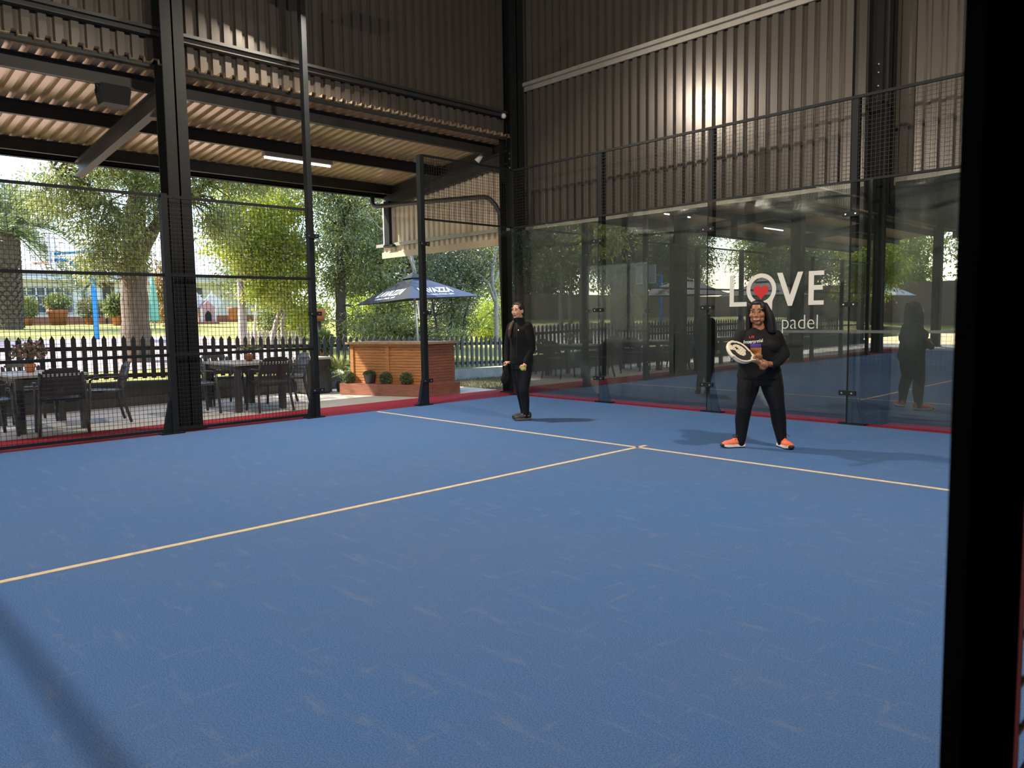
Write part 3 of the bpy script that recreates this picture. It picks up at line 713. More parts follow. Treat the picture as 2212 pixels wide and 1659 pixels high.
plant('shrub', 'dense dark shrub behind the umbrella, right of the bar', 'shrub', (-7.6, 4.9, .4),
      [([(-7.6, 4.6, .2), (-7.6, 4.7, 1.2), (-7.6, 5.2, 2.4)], [.06, .05, .02]), ([(-7.5, 5.0, .2), (-7.6, 5.2, 1.2), (-7.6, 5.6, 2.2)], [.05, .04, .02]), ([(-7.6, 4.4, .2), (-7.6, 4.2, 1.2), (-7.6, 4.0, 2.2)], [.05, .04, .02])],
      [((-7.6, 4.9, 2.5), (.8, 1.1, .8), 60, 130), ((-7.6, 5.2, 3.3), (.8, 1.2, .5), 34, 120), ((-7.5, 4.9, 1.5), (.6, .7, .5), 20, 100), ((-7.6, 6.6, 3.3), (.7, .7, .6), 16, 100)],
      M['barkd'], M['leaf_dark'], L=.09, Wd=.03, droop=.2, seed=12, spread=.2)
plant('slender_tree', 'slender pale forked tree beside the corner column', 'tree', (-7, 5.98, .4),
      [([(-7, 6.05, .2), (-7, 6.0, 1.0), (-7, 6.0, 1.9), (-7, 5.85, 2.5), (-7, 6.0, 3.4), (-7, 5.9, 4.4)], [.085, .075, .07, .06, .045, .02]), ([(-7, 5.95, 1.9), (-7, 5.7, 2.4), (-7, 5.3, 2.7)], [.05, .04, .02]), ([(-7, 5.9, 2.4), (-7, 6.2, 2.9), (-7, 6.35, 3.6)], [.05, .04, .02])],
      [((-7.2, 6.2, 1.3), (.5, .6, .5), 14, 70), ((-7.2, 6.3, 3.9), (.6, .6, .5), 12, 70), ((-7.2, 6.6, 2.4), (.5, .5, .6), 12, 70)],
      M['barkp'], M['leaf_yellow'], L=.08, Wd=.03, droop=.2, seed=13, spread=.2)
plant('bush', 'low green bush growing behind the picket fence near the wooden bar', 'shrub', (-5.6, 1.5, .3), [([(-5.6, 1.5, .2), (-5.6, 1.5, .9)], [.03, .01])],
      [((-5.6, .9, 1.0), (.4, .7, .3), 20, 90), ((-5.7, 2.0, 1.0), (.4, .8, .35), 24, 90), ((-5.7, 3.0, .9), (.4, .6, .3), 14, 90)], M['barkd'], M['leaf_mid'], L=.09, Wd=.03, droop=-.1, seed=14, spread=.18)
plant('bare_tree', 'nearly leafless tree with pale twigs above the hanging panel', 'tree', (-6.4, 2.3, .4),
      [([(-6.4, 2.9, .3), (-6.4, 2.7, 1.6), (-6.4, 2.5, 3.0), (-6.3, 2.1, 4.0), (-6.2, 1.6, 4.6)], [.05, .045, .035, .022, .008]), ([(-6.4, 2.6, 2.6), (-6.2, 2.0, 3.4), (-6.0, 1.3, 3.6), (-6.0, .9, 4.0)], [.03, .02, .014, .006]), ([(-6.3, 2.3, 3.6), (-6.2, 2.3, 4.1), (-6.1, 2.1, 4.6)], [.02, .014, .006]), ([(-6.2, 1.7, 3.5), (-6.1, 1.4, 3.9), (-6.0, 1.5, 4.3)], [.014, .01, .004])],
      [((-6.2, 1.8, 4.1), (.3, .5, .4), 14, 14)], M['barkp'], M['leaf_olive'], L=.09, Wd=.03, seed=15, spread=.15)
for i, (x, y, rx, ry, rz2, lm, lb) in enumerate(((-13, 2.6, .7, 1.3, .7, 'leaf_mid', 'leafy garden bush between the yellow-green tree and the dense tree'), (-12.5, 5.4, .8, 1.6, .8, 'leaf_yellow', 'sunlit garden bush behind the umbrella pole'), (-12, 8.6, .8, 1.6, .9, 'leaf_olive', 'olive garden bush behind the slender pale tree'), (-9.5, 8.0, .6, .9, .7, 'leaf_yellow', 'yellowish bush at the foot of the slender pale tree'))):
    g = gz(x); plant('bush', lb, 'shrub', (x, y, g), [([(x, y, g - .1), (x, y + .05, g + .7)], [.04, .02]), ([(x, y + .3, g - .1), (x, y + .5, g + .7)], [.03, .015])], [((x, y, g + rz2), (rx, ry, rz2), 70, 80)], M['barkd'], M[lm], L=.12, Wd=.045, droop=.1, seed=50 + i, spread=.16)
# background line of trees
bgs = [(-27, 8.5, 6.5, 'leaf_mid', 'broad green tree far behind the dog kennel'), (-24, 13, 7.0, 'leaf_dark', 'dark far tree seen above the umbrella'), (-20, 15.5, 6.0, 'leaf_olive', 'olive far tree right of the umbrella'), (-15, 14.5, 5.5, 'leaf_mid', 'green far tree behind the slender pale tree'), (-49, 2.0, 9, 'leaf_olive', 'pale far tree over the house roof'), (-16, 8.5, 5.6, 'leaf_dark', 'dark far tree behind the dense tree'), (-37, 20, 9, 'leaf_mid', 'tallest far tree on the horizon')]
for i, (x, y, h, lm, lb) in enumerate(bgs):
    g = gz(x)
    plant('garden_tree', lb, 'tree', (x, y, g), [([(x, y, g - .2), (x + .1, y + .1, g + h * .35), (x, y - .1, g + h * .8)], [.25, .2, .06])],
          [((x, y, g + h * .70), (1.9, 2.3, h * .28), 60, 100), ((x + .2, y + .8, g + h * .45), (1.7, 2.2, h * .2), 36, 100), ((x, y - .6, g + h * .30), (1.4, 2.0, h * .16), 24, 90)], M['barkd'], M[lm], L=.2, Wd=.08, droop=.2, seed=20 + i, spread=.45, twig=.02)

# date palm
def palm(lbl, x, y, h, seed, r=.42, n=64, fl=2.7):
    g = gz(x); t = thing('date_palm', lbl, 'palm', (x, y, g)); rg = np.random.default_rng(seed)
    b = MB(); b.lathe([(r * 1.05, -.1), (r * .95, .5), (r * .85, 1.2), (r * .95, 2.2), (r * 1.12, h - 1.0), (r * 1.15, h - .5), (r * .9, h - .1), (r * .5, h + .3)], (x, y, g), 14)
    k = 0
    for i in range(int(h / .16)):
        z = .1 + i * .16; rr = r * (1.0 + .12 * z / h)
        for j in range(10):
            a = 2 * PI * (j + .5 * (i % 2)) / 10; c = Vector((math.cos(a), math.sin(a), 0)); p = Vector((x, y, g + z)) + c * rr * .92
            b.tube([p, p + c * .09 + Vector((0, 0, .10))], [.11, .03], 4, cap=True, smooth=False)
    b.build('trunk', M['bark'], t)
    for i in range(n):
        a = rg.uniform(0, 2 * PI); el = rg.uniform(-.5, 1.35); L = fl * rg.uniform(.8, 1.1)
        d = np.array((math.cos(a) * math.cos(el), math.sin(a) * math.cos(el), math.sin(el))); p0 = np.array((x, y, g + h))
        s = np.linspace(0, 1, 28); pts = p0 + np.outer(s, d) * L; pts[:, 2] -= (s ** 2.2) * L * (.35 + .25 * math.cos(el))
        fb = MB(); fb.tube([tuple(q) for q in pts[::3]], list(np.linspace(.03, .006, len(pts[::3]))), 4)
        fr = fb.build('frond', M['leaf_palm'], t)
        side = np.cross(d, (0, 0, 1.0)); side /= np.linalg.norm(side) + 1e-6; P = []; D = []
        for q, sv in zip(pts[4:], s[4:]):
            for sg in (-1, 1):
                for e in range(2): P.append(q + rg.normal(size=3) * .02); D.append(side * sg + d * .8 + np.array((0, 0, .25)) + rg.normal(size=3) * .1)
        P = np.array(P); leafobj('leaflets', P, np.array(D), .42, .035, M['leaf_palm'], fr, rg=rg)
    return t
palm('tall date palm with a diamond-patterned trunk at the left edge', -22, -3.58, 3.6, 31, r=.37)
palm('date palm farther left in the garden, mirrored in the glass', -11, -17.5, 5.2, 32, r=.3, n=26)
# ---- house and garden things
t = thing('house', 'white single-storey house across the lawn behind the palm', 'house', (-30, 0, 1.35))
X = -30; b = MB(); b.box2((X - 6, -26, 1.2), (X, 11, 3.65)); b.build('wall', M['housew'], t)
b = MB(); b.box2((X - .1, -26, 1.3), (X + .05, 11, 1.75)); tag(b.build('plinth', M['terra'], t), 'reddish brick plinth')
b = MB(); b.box2((X - .2, -26.3, 3.55), (X + .6, 11.3, 3.72)); b.box2((X + .5, -26.3, 3.42), (X + .6, 11.3, 3.75)); b.build('fascia', M['housew'], t)
b = MB(); b.add([(X + .6, -26.3, 3.74), (X + .6, 11.3, 3.74), (X - 3.2, 11.3, 4.9), (X - 3.2, -26.3, 4.9), (X - 7, 11.3, 3.74), (X - 7, -26.3, 3.74)], [(0, 1, 2, 3), (3, 2, 4, 5)]); b.build('roof', M['houser'], t)
for (y0, y1, z0, z1, nx, nz) in ((-1.75, .45, 1.92, 3.1, 6, 3), (-6.3, -4.0, 1.92, 3.1, 6, 3), (5.1, 6.5, 2.0, 3.2, 3, 3)):
    b = MB(); b.box2((X - .02, y0, z0), (X + .03, y1, z1)); wf = b.build('window', M['pane'], t)
    b = MB()
    for i in range(nx + 1): y = y0 + (y1 - y0) * i / nx; b.box2((X + .03, y - .03, z0), (X + .07, y + .03, z1))
    for i in range(nz + 1): z = z0 + (z1 - z0) * i / nz; b.box2((X + .03, y0, z - .03), (X + .07, y1, z + .03))
    b.build('window_frame', M['white'], wf)
b = MB(); b.box2((X, 1.75, 1.7), (X + .08, 2.25, 3.35))
for i in range(14): b.box2((X + .08, 1.8, 1.75 + i * .115), (X + .11, 2.2, 1.83 + i * .115))
b.build('shutter', M['shutter'], t)
b = MB(); pts = [(X + .05, .95 + .45 - .45 * math.cos(a), 2.9 + .35 * math.sin(a)) for a in np.linspace(0, PI, 12)]; b.tube([(X + .05, .95, 1.4)] + pts + [(X + .05, 1.85, 1.4)], .04, 6); b.build('door_arch', M['shutter'], t)
t = thing('house', 'upper storey house part with pale roof behind the big tree', 'house', (-40, 6, 1.4))
b = MB(); b.box2((-44, -14, 1.3), (-39, 14, 5.0)); b.build('wall', M['housew'], t)
b = MB(); b.add([(-38.5, -14.4, 5.0), (-38.5, 14.4, 5.0), (-41.5, 14.4, 6.4), (-41.5, -14.4, 6.4), (-44.5, 14.4, 5), (-44.5, -14.4, 5)], [(0, 1, 2, 3), (3, 2, 4, 5)]); b.build('roof', M['houser'], t)
for y in (-2, 1.4):
    b = MB(); b.box2((-39.02, y, 3.9), (-38.97, y + .9, 4.4)); b.build('window', M['pane'], t)

def pot(x, y, r, h, z=None, mat='terra', name='flower_pot', lbl=None, cat='pot'):
    g = gz(x) if z is None else z; t = thing(name, lbl, cat, (x, y, g))
    b = MB(); b.lathe([(0, .0), (r * .72, .0), (r * .95, h * .8), (r, h * .82), (r * 1.05, h), (r * .92, h), (r * .9, h * .9), (0, h * .88)], (x, y, g), 18); b.build('pot', M[mat], t)
    return t
def shrubpot(lbl, x, y, r, h, blob, leaf, seed, mat='terra', z=None, L=.07, n=30, nl=60):
    t = pot(x, y, r, h, z, mat, 'potted_plant', lbl, 'potted plant'); g = (gz(x) if z is None else z) + h; rg = np.random.default_rng(seed)
    m = n * nl; d = rg.normal(size=(m, 3)); d /= np.linalg.norm(d, axis=1)[:, None]; rr = np.array(blob); P = np.array((x, y, g + rr[2] * .9)) + d * rr * (rg.random(m) ** .4)[:, None]
    leafobj('foliage', P, d + rg.normal(size=(m, 3)) * .5, L * rg.uniform(.6, 1.2, m), L * .4, M[leaf], t, rg=rg); return t
shrubpot('wide terracotta pot with a clipped shrub before the house window', -27, -.9, .40, .66, (.5, .5, .35), 'leaf_mid', 41, L=.12)
shrubpot('boxy clipped shrub in a low pot left of the wide terracotta pot', -27, -2.1, .3, .3, (.5, .5, .5), 'leaf_mid', 42, L=.12)
shrubpot('leafy shrub in a low pot right of the wide terracotta pot', -27, .4, .3, .3, (.55, .55, .45), 'leaf_olive', 43, L=.12)
shrubpot('small spiky plant in a terracotta pot left of the big trunk', -24, .55, .25, .4, (.4, .4, .4), 'leaf_palm', 44, L=.3, n=10)
shrubpot('plant in a terracotta pot left of the dog kennel', -24.3, 3.35, .2, .4, (.3, .3, .6), 'leaf_mid', 45, L=.14)
pot(-20, 3.65, .2, .5, 1.5 - .02, lbl='plain terracotta pot right of the dog kennel')
shrubpot('red flowering plant in a pot just beyond the fence', -6.2, -.35, .16, .26, (.25, .25, .25), 'leaf_mid', 46, L=.14, n=12)
pot(-8.2, .75, .17, .3, 1.40, lbl='terracotta pot raised beside the mast post')
t = thing('plant_stand', 'slim stand carrying the raised terracotta pot', 'stand', (-8.2, .75, gz(-8.2)))
b = MB(); b.tube([(-8.2, .75, gz(-8.2)), (-8.2, .75, 1.38)], .05, 8); b.box((-8.2, .75, 1.385), (.34, .34, .02)); b.build('stand', M['barkd'], t)
plant('climber', 'orange and green climbing shrub right of the big trunk', 'shrub', (-22, 1.75, 1.3), [([(-22, 1.75, 1.2), (-22, 1.8, 3.4)], [.05, .02])], [((-22, 1.75, 2.9), (.3, .35, .9), 26, 70), ((-22, 1.75, 1.8), (.25, .3, .4), 10, 60)], M['barkd'], leafmat('orange leaf', (.12, .16, .03), (.35, .24, .04), (.6, .20, .04), .4), L=.15, Wd=.06, seed=47, spread=.18)
t = thing('dog_kennel', 'small pink and white dog kennel on the lawn', 'kennel', (-24, 4.28, 1.36))
z = 1.42; b = MB(); b.box2((-24.7, 3.95, z), (-23.95, 4.6, z + .62)); b.prism([(-.33, 0), (.33, 0), (0, .32)], lambda u, v, k: (-23.95 - (.75 if k else 0), 4.275 + u, z + .62 + v)); b.build('walls', pm('faded pink boards', (.55, .30, .30), .8, var=.1), t)
b = MB()
for s in (-1, 1): b.bar((-24.3, 4.275 + s * .02, z + .98), (-24.3, 4.275 + s * .5, z + .52), .95, .05, up=(1, 0, 0)); b.box2((-23.95, 4.275 + s * .3 - .04, z), (-23.9, 4.275 + s * .3 + .04, z + .6))
M_ = b.v; b.build('roof', M['white'], t)
b = MB(); b.prism([(-.14, 0), (.14, 0), (.14, .28), (.07, .4), (0, .46), (-.07, .4), (-.14, .28)], lambda u, v, k: (-23.95 + (.02 if k else 0), 4.275 + u, z + .03 + v)); b.build('doorway', M['post'], t)
b = MB(); b.box2((-24.8, 3.85, 1.3), (-23.8, 4.7, z)); b.build('base', M['terra'], t)
# low pale picket fence in the garden
t = thing('garden_fence', 'low pale picket fence beyond the black one, right of the kennel', 'fence', (-11, .75, .7))
b = MB(); b.bar((-11.03, -.2, .95), (-11.03, 1.75, .95), .03, .05); b.build('rail', M['tabletop'], t)
for i in range(17):
    y = -.15 + i * .115; b = MB(); b.prism([(-.04, 0), (.04, 0), (.04, .42), (0, .48), (-.04, .42)], lambda u, v, k: (-11 + (.02 if k else 0), y + u, gz(-11) - .02 + v)); b.build('picket', pm('pale lilac picket', (.55, .5, .52), .7, var=.08) if i == 0 else bpy.data.materials['pale lilac picket'], t)
t = thing('garden_pole', 'leaning white pole among the yellow-green shrub stems', 'pole', (-10.8, .2, .66))
b = MB(); b.tube([(-10.8, .12, gz(-10.8) - .02), (-10.8, .40, 3.0)], .035, 8); b.build('pole', M['white'], t)
# folded green sun shade by the house
t = thing('folded_parasol', 'folded green and white parasol right of the big trunk', 'umbrella', (-20, .62, 1.2))
b = MB(); b.tube([(-20, .62, 1.2), (-20, .62, 3.1)], .03, 8); b.build('pole', M['white'], t)
b = MB(); b.lathe([(.03, 2.0), (.10, 1.6), (.17, .9), (.20, .35), (.16, .3)], (-20, .62, 1.15), 10, smooth=False); b.build('cover', pm('pale green cloth', (.25, .52, .38), .8, var=.15), t)
# basketball goals
def goal(lbl, x, y, yaw_, board_z):
    g = gz(x); t = thing('basketball_goal', lbl, 'basketball goal', (x, y, g)); d = Vector((math.cos(yaw_), math.sin(yaw_), 0)); s = Vector((-d.y, d.x, 0)); p = Vector((x, y, g))
    b = MB(); b.tube([p, p + Vector((0, 0, 2.62))], .075, 10); b.tube([p + Vector((0, 0, 1.75)), p + d * .62 + Vector((0, 0, 2.3))], .045, 8); b.build('post', M['blue'], t)
    b = MB(); b.tube([p + Vector((0, 0, 2.30)), p + d * .95 + Vector((0, 0, 2.32))], .05, 8); b.tube([p + Vector((0, 0, 2.6)), p + d * .95 + Vector((0, 0, 2.5))], .04, 8); b.build('arm', M['blue'], t)
    c = p + d * 1.0 + Vector((0, 0, board_z)); Mx = Matrix((d, s, Vector((0, 0, 1)))).transposed()
    b = MB(); b.box(c, (.03, 1.3, .85), M=Mx); bd = b.build('backboard', pm('clear grey board', (.5, .52, .54), .15, var=.05), t)
    b = MB()
    for (cy, cz, w_, h_) in ((0, .41, 1.34, .05), (0, -.41, 1.34, .05), (.65, 0, .05, .85), (-.65, 0, .05, .85), (0, .05, .5, .04), (0, -.3, .5, .04), (.25, -.12, .04, .38), (-.25, -.12, .04, .38)): b.box(c + s * cy + Vector((0, 0, cz)) + d * .0, (.045, w_, h_), M=Mx)
    b.build('board_frame', M['white'], bd)
    b = MB(); cc = c + d * .28 + Vector((0, 0, -.32)); b.tube([cc + d * .23 * math.cos(a) + s * .23 * math.sin(a) for a in np.linspace(0, 2 * PI, 17)], .012, 6); b.build('hoop', M['terra'], t)
    return t
goal('blue basketball post with diagonal arm left of the big trunk', -15, -2.75, math.radians(-110), 2.55)
goal('basketball goal farther left in the yard, mirrored in the glass', -12, -21.6, math.radians(100), 2.6)

# market umbrella with lettering
def text_mesh(txt, size, shear=0, ex=.0, off=0):
    cu = bpy.data.curves.new('lettering', 'FONT'); cu.body = txt; cu.size = size; cu.align_x = 'CENTER'; cu.align_y = 'CENTER'; cu.shear = shear; cu.extrude = ex; cu.offset = off
    o = bpy.data.objects.new('lettering', cu); COL.objects.link(o); dg = bpy.context.evaluated_depsgraph_get()
    me = bpy.data.meshes.new_from_object(o.evaluated_get(dg)); COL.objects.unlink(o); bpy.data.objects.remove(o); return me
def place_text(name, me, parent, origin, xa, ya, mat, bold=0):
    o = Vector(origin); xa = Vector(xa).normalized(); ya = Vector(ya); ya = (ya - xa * ya.dot(xa)).normalized(); n = xa.cross(ya)
    m = Matrix((xa, ya, n)).transposed().to_4x4(); m.translation = o
    me.transform(ROOT[parent].inverted() @ m); me.materials.clear(); me.materials.append(mat); return link(name, me, parent)
UP = Vector((-5.0, 1.66, 0)); uvr = Vector((.69337, .72058, 0)); uvf = Vector((-.72151, .69240, 0))
def umbrella(lbl, base, half, zs, mats, text=None, lean=(0, 0)):
    """square canopy: corners along picture-left, toward viewer, right, away"""
    t = thing('market_umbrella', lbl, 'umbrella', (base[0], base[1], gz(base[0]))); B = Vector((base[0], base[1], 0))
    zl, zf, zr, zb, za = zs; cs = [B - uvr * half + Vector((0, 0, zl)), B - uvf * half + Vector((0, 0, zf)), B + uvr * half + Vector((0, 0, zr)), B + uvf * half + Vector((0, 0, zb))]; ap = B + Vector((lean[0], lean[1], za))
    for i in range(4):
        a, c = cs[i], cs[(i + 1) % 4]; nrm = (c - a).cross(ap - a).normalized(); nrm = nrm if nrm.z > 0 else -nrm
        b = MB(); b.add([a, c, ap, a - nrm * .006, c - nrm * .006, ap - nrm * .006], [(0, 1, 2), (5, 4, 3), (0, 3, 4, 1), (1, 4, 5, 2), (2, 5, 3, 0)]); b.v = [tuple(q) for q in b.v]
        o = b.build('canopy_panel', mats[i % len(mats)], t)
        if text and i in (0, 1):
            xa = (c - a).normalized(); up = (ap - (a + c) / 2); l = up.length; up = up.normalized()
            for (s, sz, f, sh) in ((text[0], .34, .30, .25), (text[1], .085, .12, 0)):
                me = text_mesh(s, sz, sh, 0, .012 if sz > .2 else .002); w_ = max(v.co.x for v in me.vertices) - min(v.co.x for v in me.vertices)
                me.transform(Matrix.Diagonal((.98 / w_ if sz > .2 else .80 / w_, 1, 1, 1)))
                place_text('lettering', me, o, (a + c) / 2 + up * l * f + nrm * .004, xa, up, M['print'])
    b = MB(); k = []
    for cc in cs: k.append(ap + (cc - ap) * .22 + Vector((0, 0, .05)))
    top = ap + Vector((0, 0, .07)); b.add([top] + k, [(0, 1, 2), (0, 2, 3), (0, 3, 4), (0, 4, 1)]); b.build('vent_cap', M['canvas_black_shaded'], t)
    g = gz(base[0]); b = MB(); b.tube([B + Vector((-lean[0] * .5, -lean[1] * .5, g)), ap - Vector((0, 0, .02))], .028, 10); b.build('pole', M['alu'], t)
    for cc in cs:
        b = MB(); b.bar(ap - Vector((0, 0, .03)), cc - Vector((0, 0, .015)), .018, .014); b.build('rib', M['post'], t)
    b = MB(); b.box(B + Vector((0, 0, g + .04)), (.5, .5, .08)); b.build('base', M['block'], t)
    return t
umbrella('navy umbrella with white coffee lettering behind the wooden bar', (-5.06, 1.60), 1.50, (1.74, 1.86, 1.94, 1.9, 2.46), [M['canvas_black_shaded'], M['canvas'], M['canvas'], M['canvas_black_shaded']], ('LAVAZZA', 'TORINO, ITALIA, 1895'), (-.04, -.06))  # left panels darker, right ones brighter: shade and sun painted into the cloth
umbrella('dark umbrella farther left beyond the fence, mirrored in the glass', (-7, -16.0), 1.9, (2.15, 2.15, 2.15, 2.15, 2.85), [M['canvas_black_shaded']])
umbrella('second dark umbrella farther left, mirrored in the glass', (-6, -20.5), 1.9, (2.15, 2.15, 2.15, 2.15, 2.85), [M['canvas_black_shaded']])
umbrella('white umbrella far along the yard, mirrored in the glass', (-7, -36), 1.9, (2.3, 2.3, 2.3, 2.3, 3.1), [M['white']])

# ---- wooden bar with planters
t = thing('wooden_bar', 'slatted wooden bar counter on a red-brown plinth by the court', 'bar', (-1.9, -1.2, 0))
c0, c1, c2 = Vector((-2.76, -1.98, 0)), Vector((-1.03, -1.28, 0)), Vector((-1.08, -.42, 0)); c3 = c0 + (c2 - c1)
def quad(mb, P, z0, z1): mb.prism([(p.x, p.y) for p in P], lambda u, v, k: (u, v, z1 if k else z0))
e1 = (c1 - c0).normalized(); e2 = (c2 - c1).normalized()
b = MB(); quad(b, [c0, c1, c2, c3], .0, .215); b.build('plinth', M['woodr'], t)
bi = [c0 + e1 * .10 + e2 * .17, c1 - e1 * .09 + e2 * .17, c2 - e1 * .06 - e2 * .05, c3 + e1 * .10 - e2 * .05]
nf = Vector((e1.y, -e1.x, 0)); L1 = (bi[1] - bi[0]).length
nb = 14
b = MB()
for i in range(nb):
    z0 = .215 + i * .052; b.prism([(0, z0), (L1, z0), (L1, z0 + .046), (0, z0 + .046)], lambda u, v, k: tuple(bi[0] + e1 * u - nf * (.03 if k else 0) + Vector((0, 0, v))))
b.build('front_boards', M['wood'], t)
er = (bi[2] - bi[1]).normalized(); L2 = (bi[2] - bi[1]).length; nr = Vector((er.y, -er.x, 0)); b = MB()
for i in range(nb):
    z0 = .215 + i * .052; b.prism([(0, z0), (L2, z0), (L2, z0 + .046), (0, z0 + .046)], lambda u, v, k: tuple(bi[1] + er * u - nr * (.03 if k else 0) + Vector((0, 0, v))))
b.build('end_boards', M['woodr'], t)
b = MB(); quad(b, [bi[0] - nf * .04, bi[1] - nf * .04, bi[2] - nf * .0 + e1 * -.04, bi[3]], .215, .93); b.build('carcass', M['barkd'], t)
for s in (.04, L1 * .5, L1 - .04):
    b = MB(); b.prism([(s - .035, .215), (s + .035, .215), (s + .035, .94), (s - .035, .94)], lambda u, v, k: tuple(bi[0] + e1 * u + nf * (.02 if k else 0) + Vector((0, 0, v)))); b.build('batten', M['wood'], t)
b = MB(); b.prism([(0, .90), (L1, .90), (L1, .945), (0, .945)], lambda u, v, k: tuple(bi[0] + e1 * u + nf * (.025 if k else 0) + Vector((0, 0, v)))); b.build('top_rail', M['wood'], t)
b = MB(); quad(b, [bi[0] - e1 * .07 + nf * .07, bi[1] + e1 * .05 + nf * .07, bi[2] + e1 * .05 + e2 * .03, bi[3] - e1 * .07 + e2 * .03], .945, .985); b.build('counter_top', M['woodt'], t)
def boxball(lbl, x, y, z, r, seed):
    t = thing('boxwood_ball', lbl, 'plant', (x, y, z)); rg = np.random.default_rng(seed); m = 2600; d = rg.normal(size=(m, 3)); d /= np.linalg.norm(d, axis=1)[:, None]
    b = MB(); b.ell((x, y, z + r), (r * .86,) * 3); b.build('core', M['soil'], t)
    leafobj('foliage', np.array((x, y, z + r)) + d * r * rg.uniform(.82, .98, m)[:, None], d * .5 + rg.normal(size=(m, 3)) * .6, .035, .018, M['leaf_box'], t, rg=rg); return t
def onp(s, off): q = c0 + e1 * s + e2 * off; return q.x, q.y
for s, l, sd in ((.13, 'round clipped boxwood ball at the left end of the bar plinth', 61), (.96, 'round clipped boxwood ball right of the ribbed pot', 62), (1.40, 'round clipped boxwood ball nearest the glass post', 63)):
    x, y = onp(s, .085); boxball(l, x, y, .215, .105, sd)
x, y = onp(.60, .085); t = thing('ribbed_pot', 'dark ribbed pot with low green plant on the bar plinth', 'potted plant', (x, y, .215))
b = MB(); b.lathe([(0, 0), (.075, 0), (.085, .05), (.092, .055), (.095, .10), (.102, .105), (.105, .15), (.112, .155), (.115, .185), (.10, .185), (.09, .17), (0, .17)], (x, y, .215), 24); b.build('pot', M['plastic'], t)
rg = np.random.default_rng(64); m = 700; d = rg.normal(size=(m, 3)); d[:, 2] = np.abs(d[:, 2]); d /= np.linalg.norm(d, axis=1)[:, None]
leafobj('foliage', np.array((x, y, .39)) + d * np.array((.10, .10, .05)), d + rg.normal(size=(m, 3)) * .4, .03, .016, M['leaf_box'], t, rg=rg)
# fan palm behind the bar, table plants
def fan(lbl, x, y, z, n, seed, r=.3, potr=.14, mat='leaf_mid', L=.32):
    t = thing('fan_palm', lbl, 'potted plant', (x, y, z)); rg = np.random.default_rng(seed)
    b = MB(); b.lathe([(0, 0), (potr * .8, 0), (potr, .22), (potr * .9, .22), (0, .2)], (x, y, z), 16); b.build('pot', M['plastic'], t)
    for i in range(n):
        a = rg.uniform(0, 2 * PI); el = rg.uniform(.3, 1.3); d = np.array((math.cos(a) * math.cos(el), math.sin(a) * math.cos(el), math.sin(el))); p0 = np.array((x, y, z + .2)); p1 = p0 + d * r
        b = MB(); b.tube([tuple(p0), tuple(p1)], .006, 5); st = b.build('stem', M['leaf_mid'], t)
        side = np.cross(d, (0, 0, 1.)); side /= np.linalg.norm(side); m = 14; an = np.linspace(-1.3, 1.3, m)
        leafobj('leaf_fan', np.repeat(p1[None], m, 0), np.cos(an)[:, None] * d + np.sin(an)[:, None] * side - np.array((0, 0, .15)), L, .045, M[mat], st, rg=rg)
    return t
fan('green fan palm behind the left end of the bar', -3.25, -1.62, 0, 9, 71)
def vase(lbl, x, y, z, seed, leaf, h=.3, n=8):
    t = thing('table_plant', lbl, 'potted plant', (x, y, z)); b = MB(); b.lathe([(0, 0), (.05, 0), (.07, .10), (.06, .12), (0, .11)], (x, y, z), 14); b.build('pot', M['terra'], t); rg = np.random.default_rng(seed)
    m = n * 26; d = rg.normal(size=(m, 3)); d /= np.linalg.norm(d, axis=1)[:, None]; P = np.array((x, y, z + .12 + h * .5)) + d * np.array((.24, .24, h * .5)) * (rg.random(m) ** .5)[:, None]
    leafobj('foliage', P, rg.normal(size=(m, 3)), .07, .035, M[leaf], t, rg=rg)
    b = MB()
    for i in range(n): q = P[i * 26]; b.tube([(x, y, z + .1), ((x + q[0]) / 2, (y + q[1]) / 2, z + .2), tuple(q)], .004, 4, cap=False)
    b.build('stems', M['barkd'], t); return t
vase('reddish-leaved plant in a small pot on the left table', -2.35, -7.1, .752, 72, 'leaf_red', .32, 11)
vase('small green plant in a pot on the right table', -2.2, -4.0, .752, 73, 'leaf_olive', .16, 4)

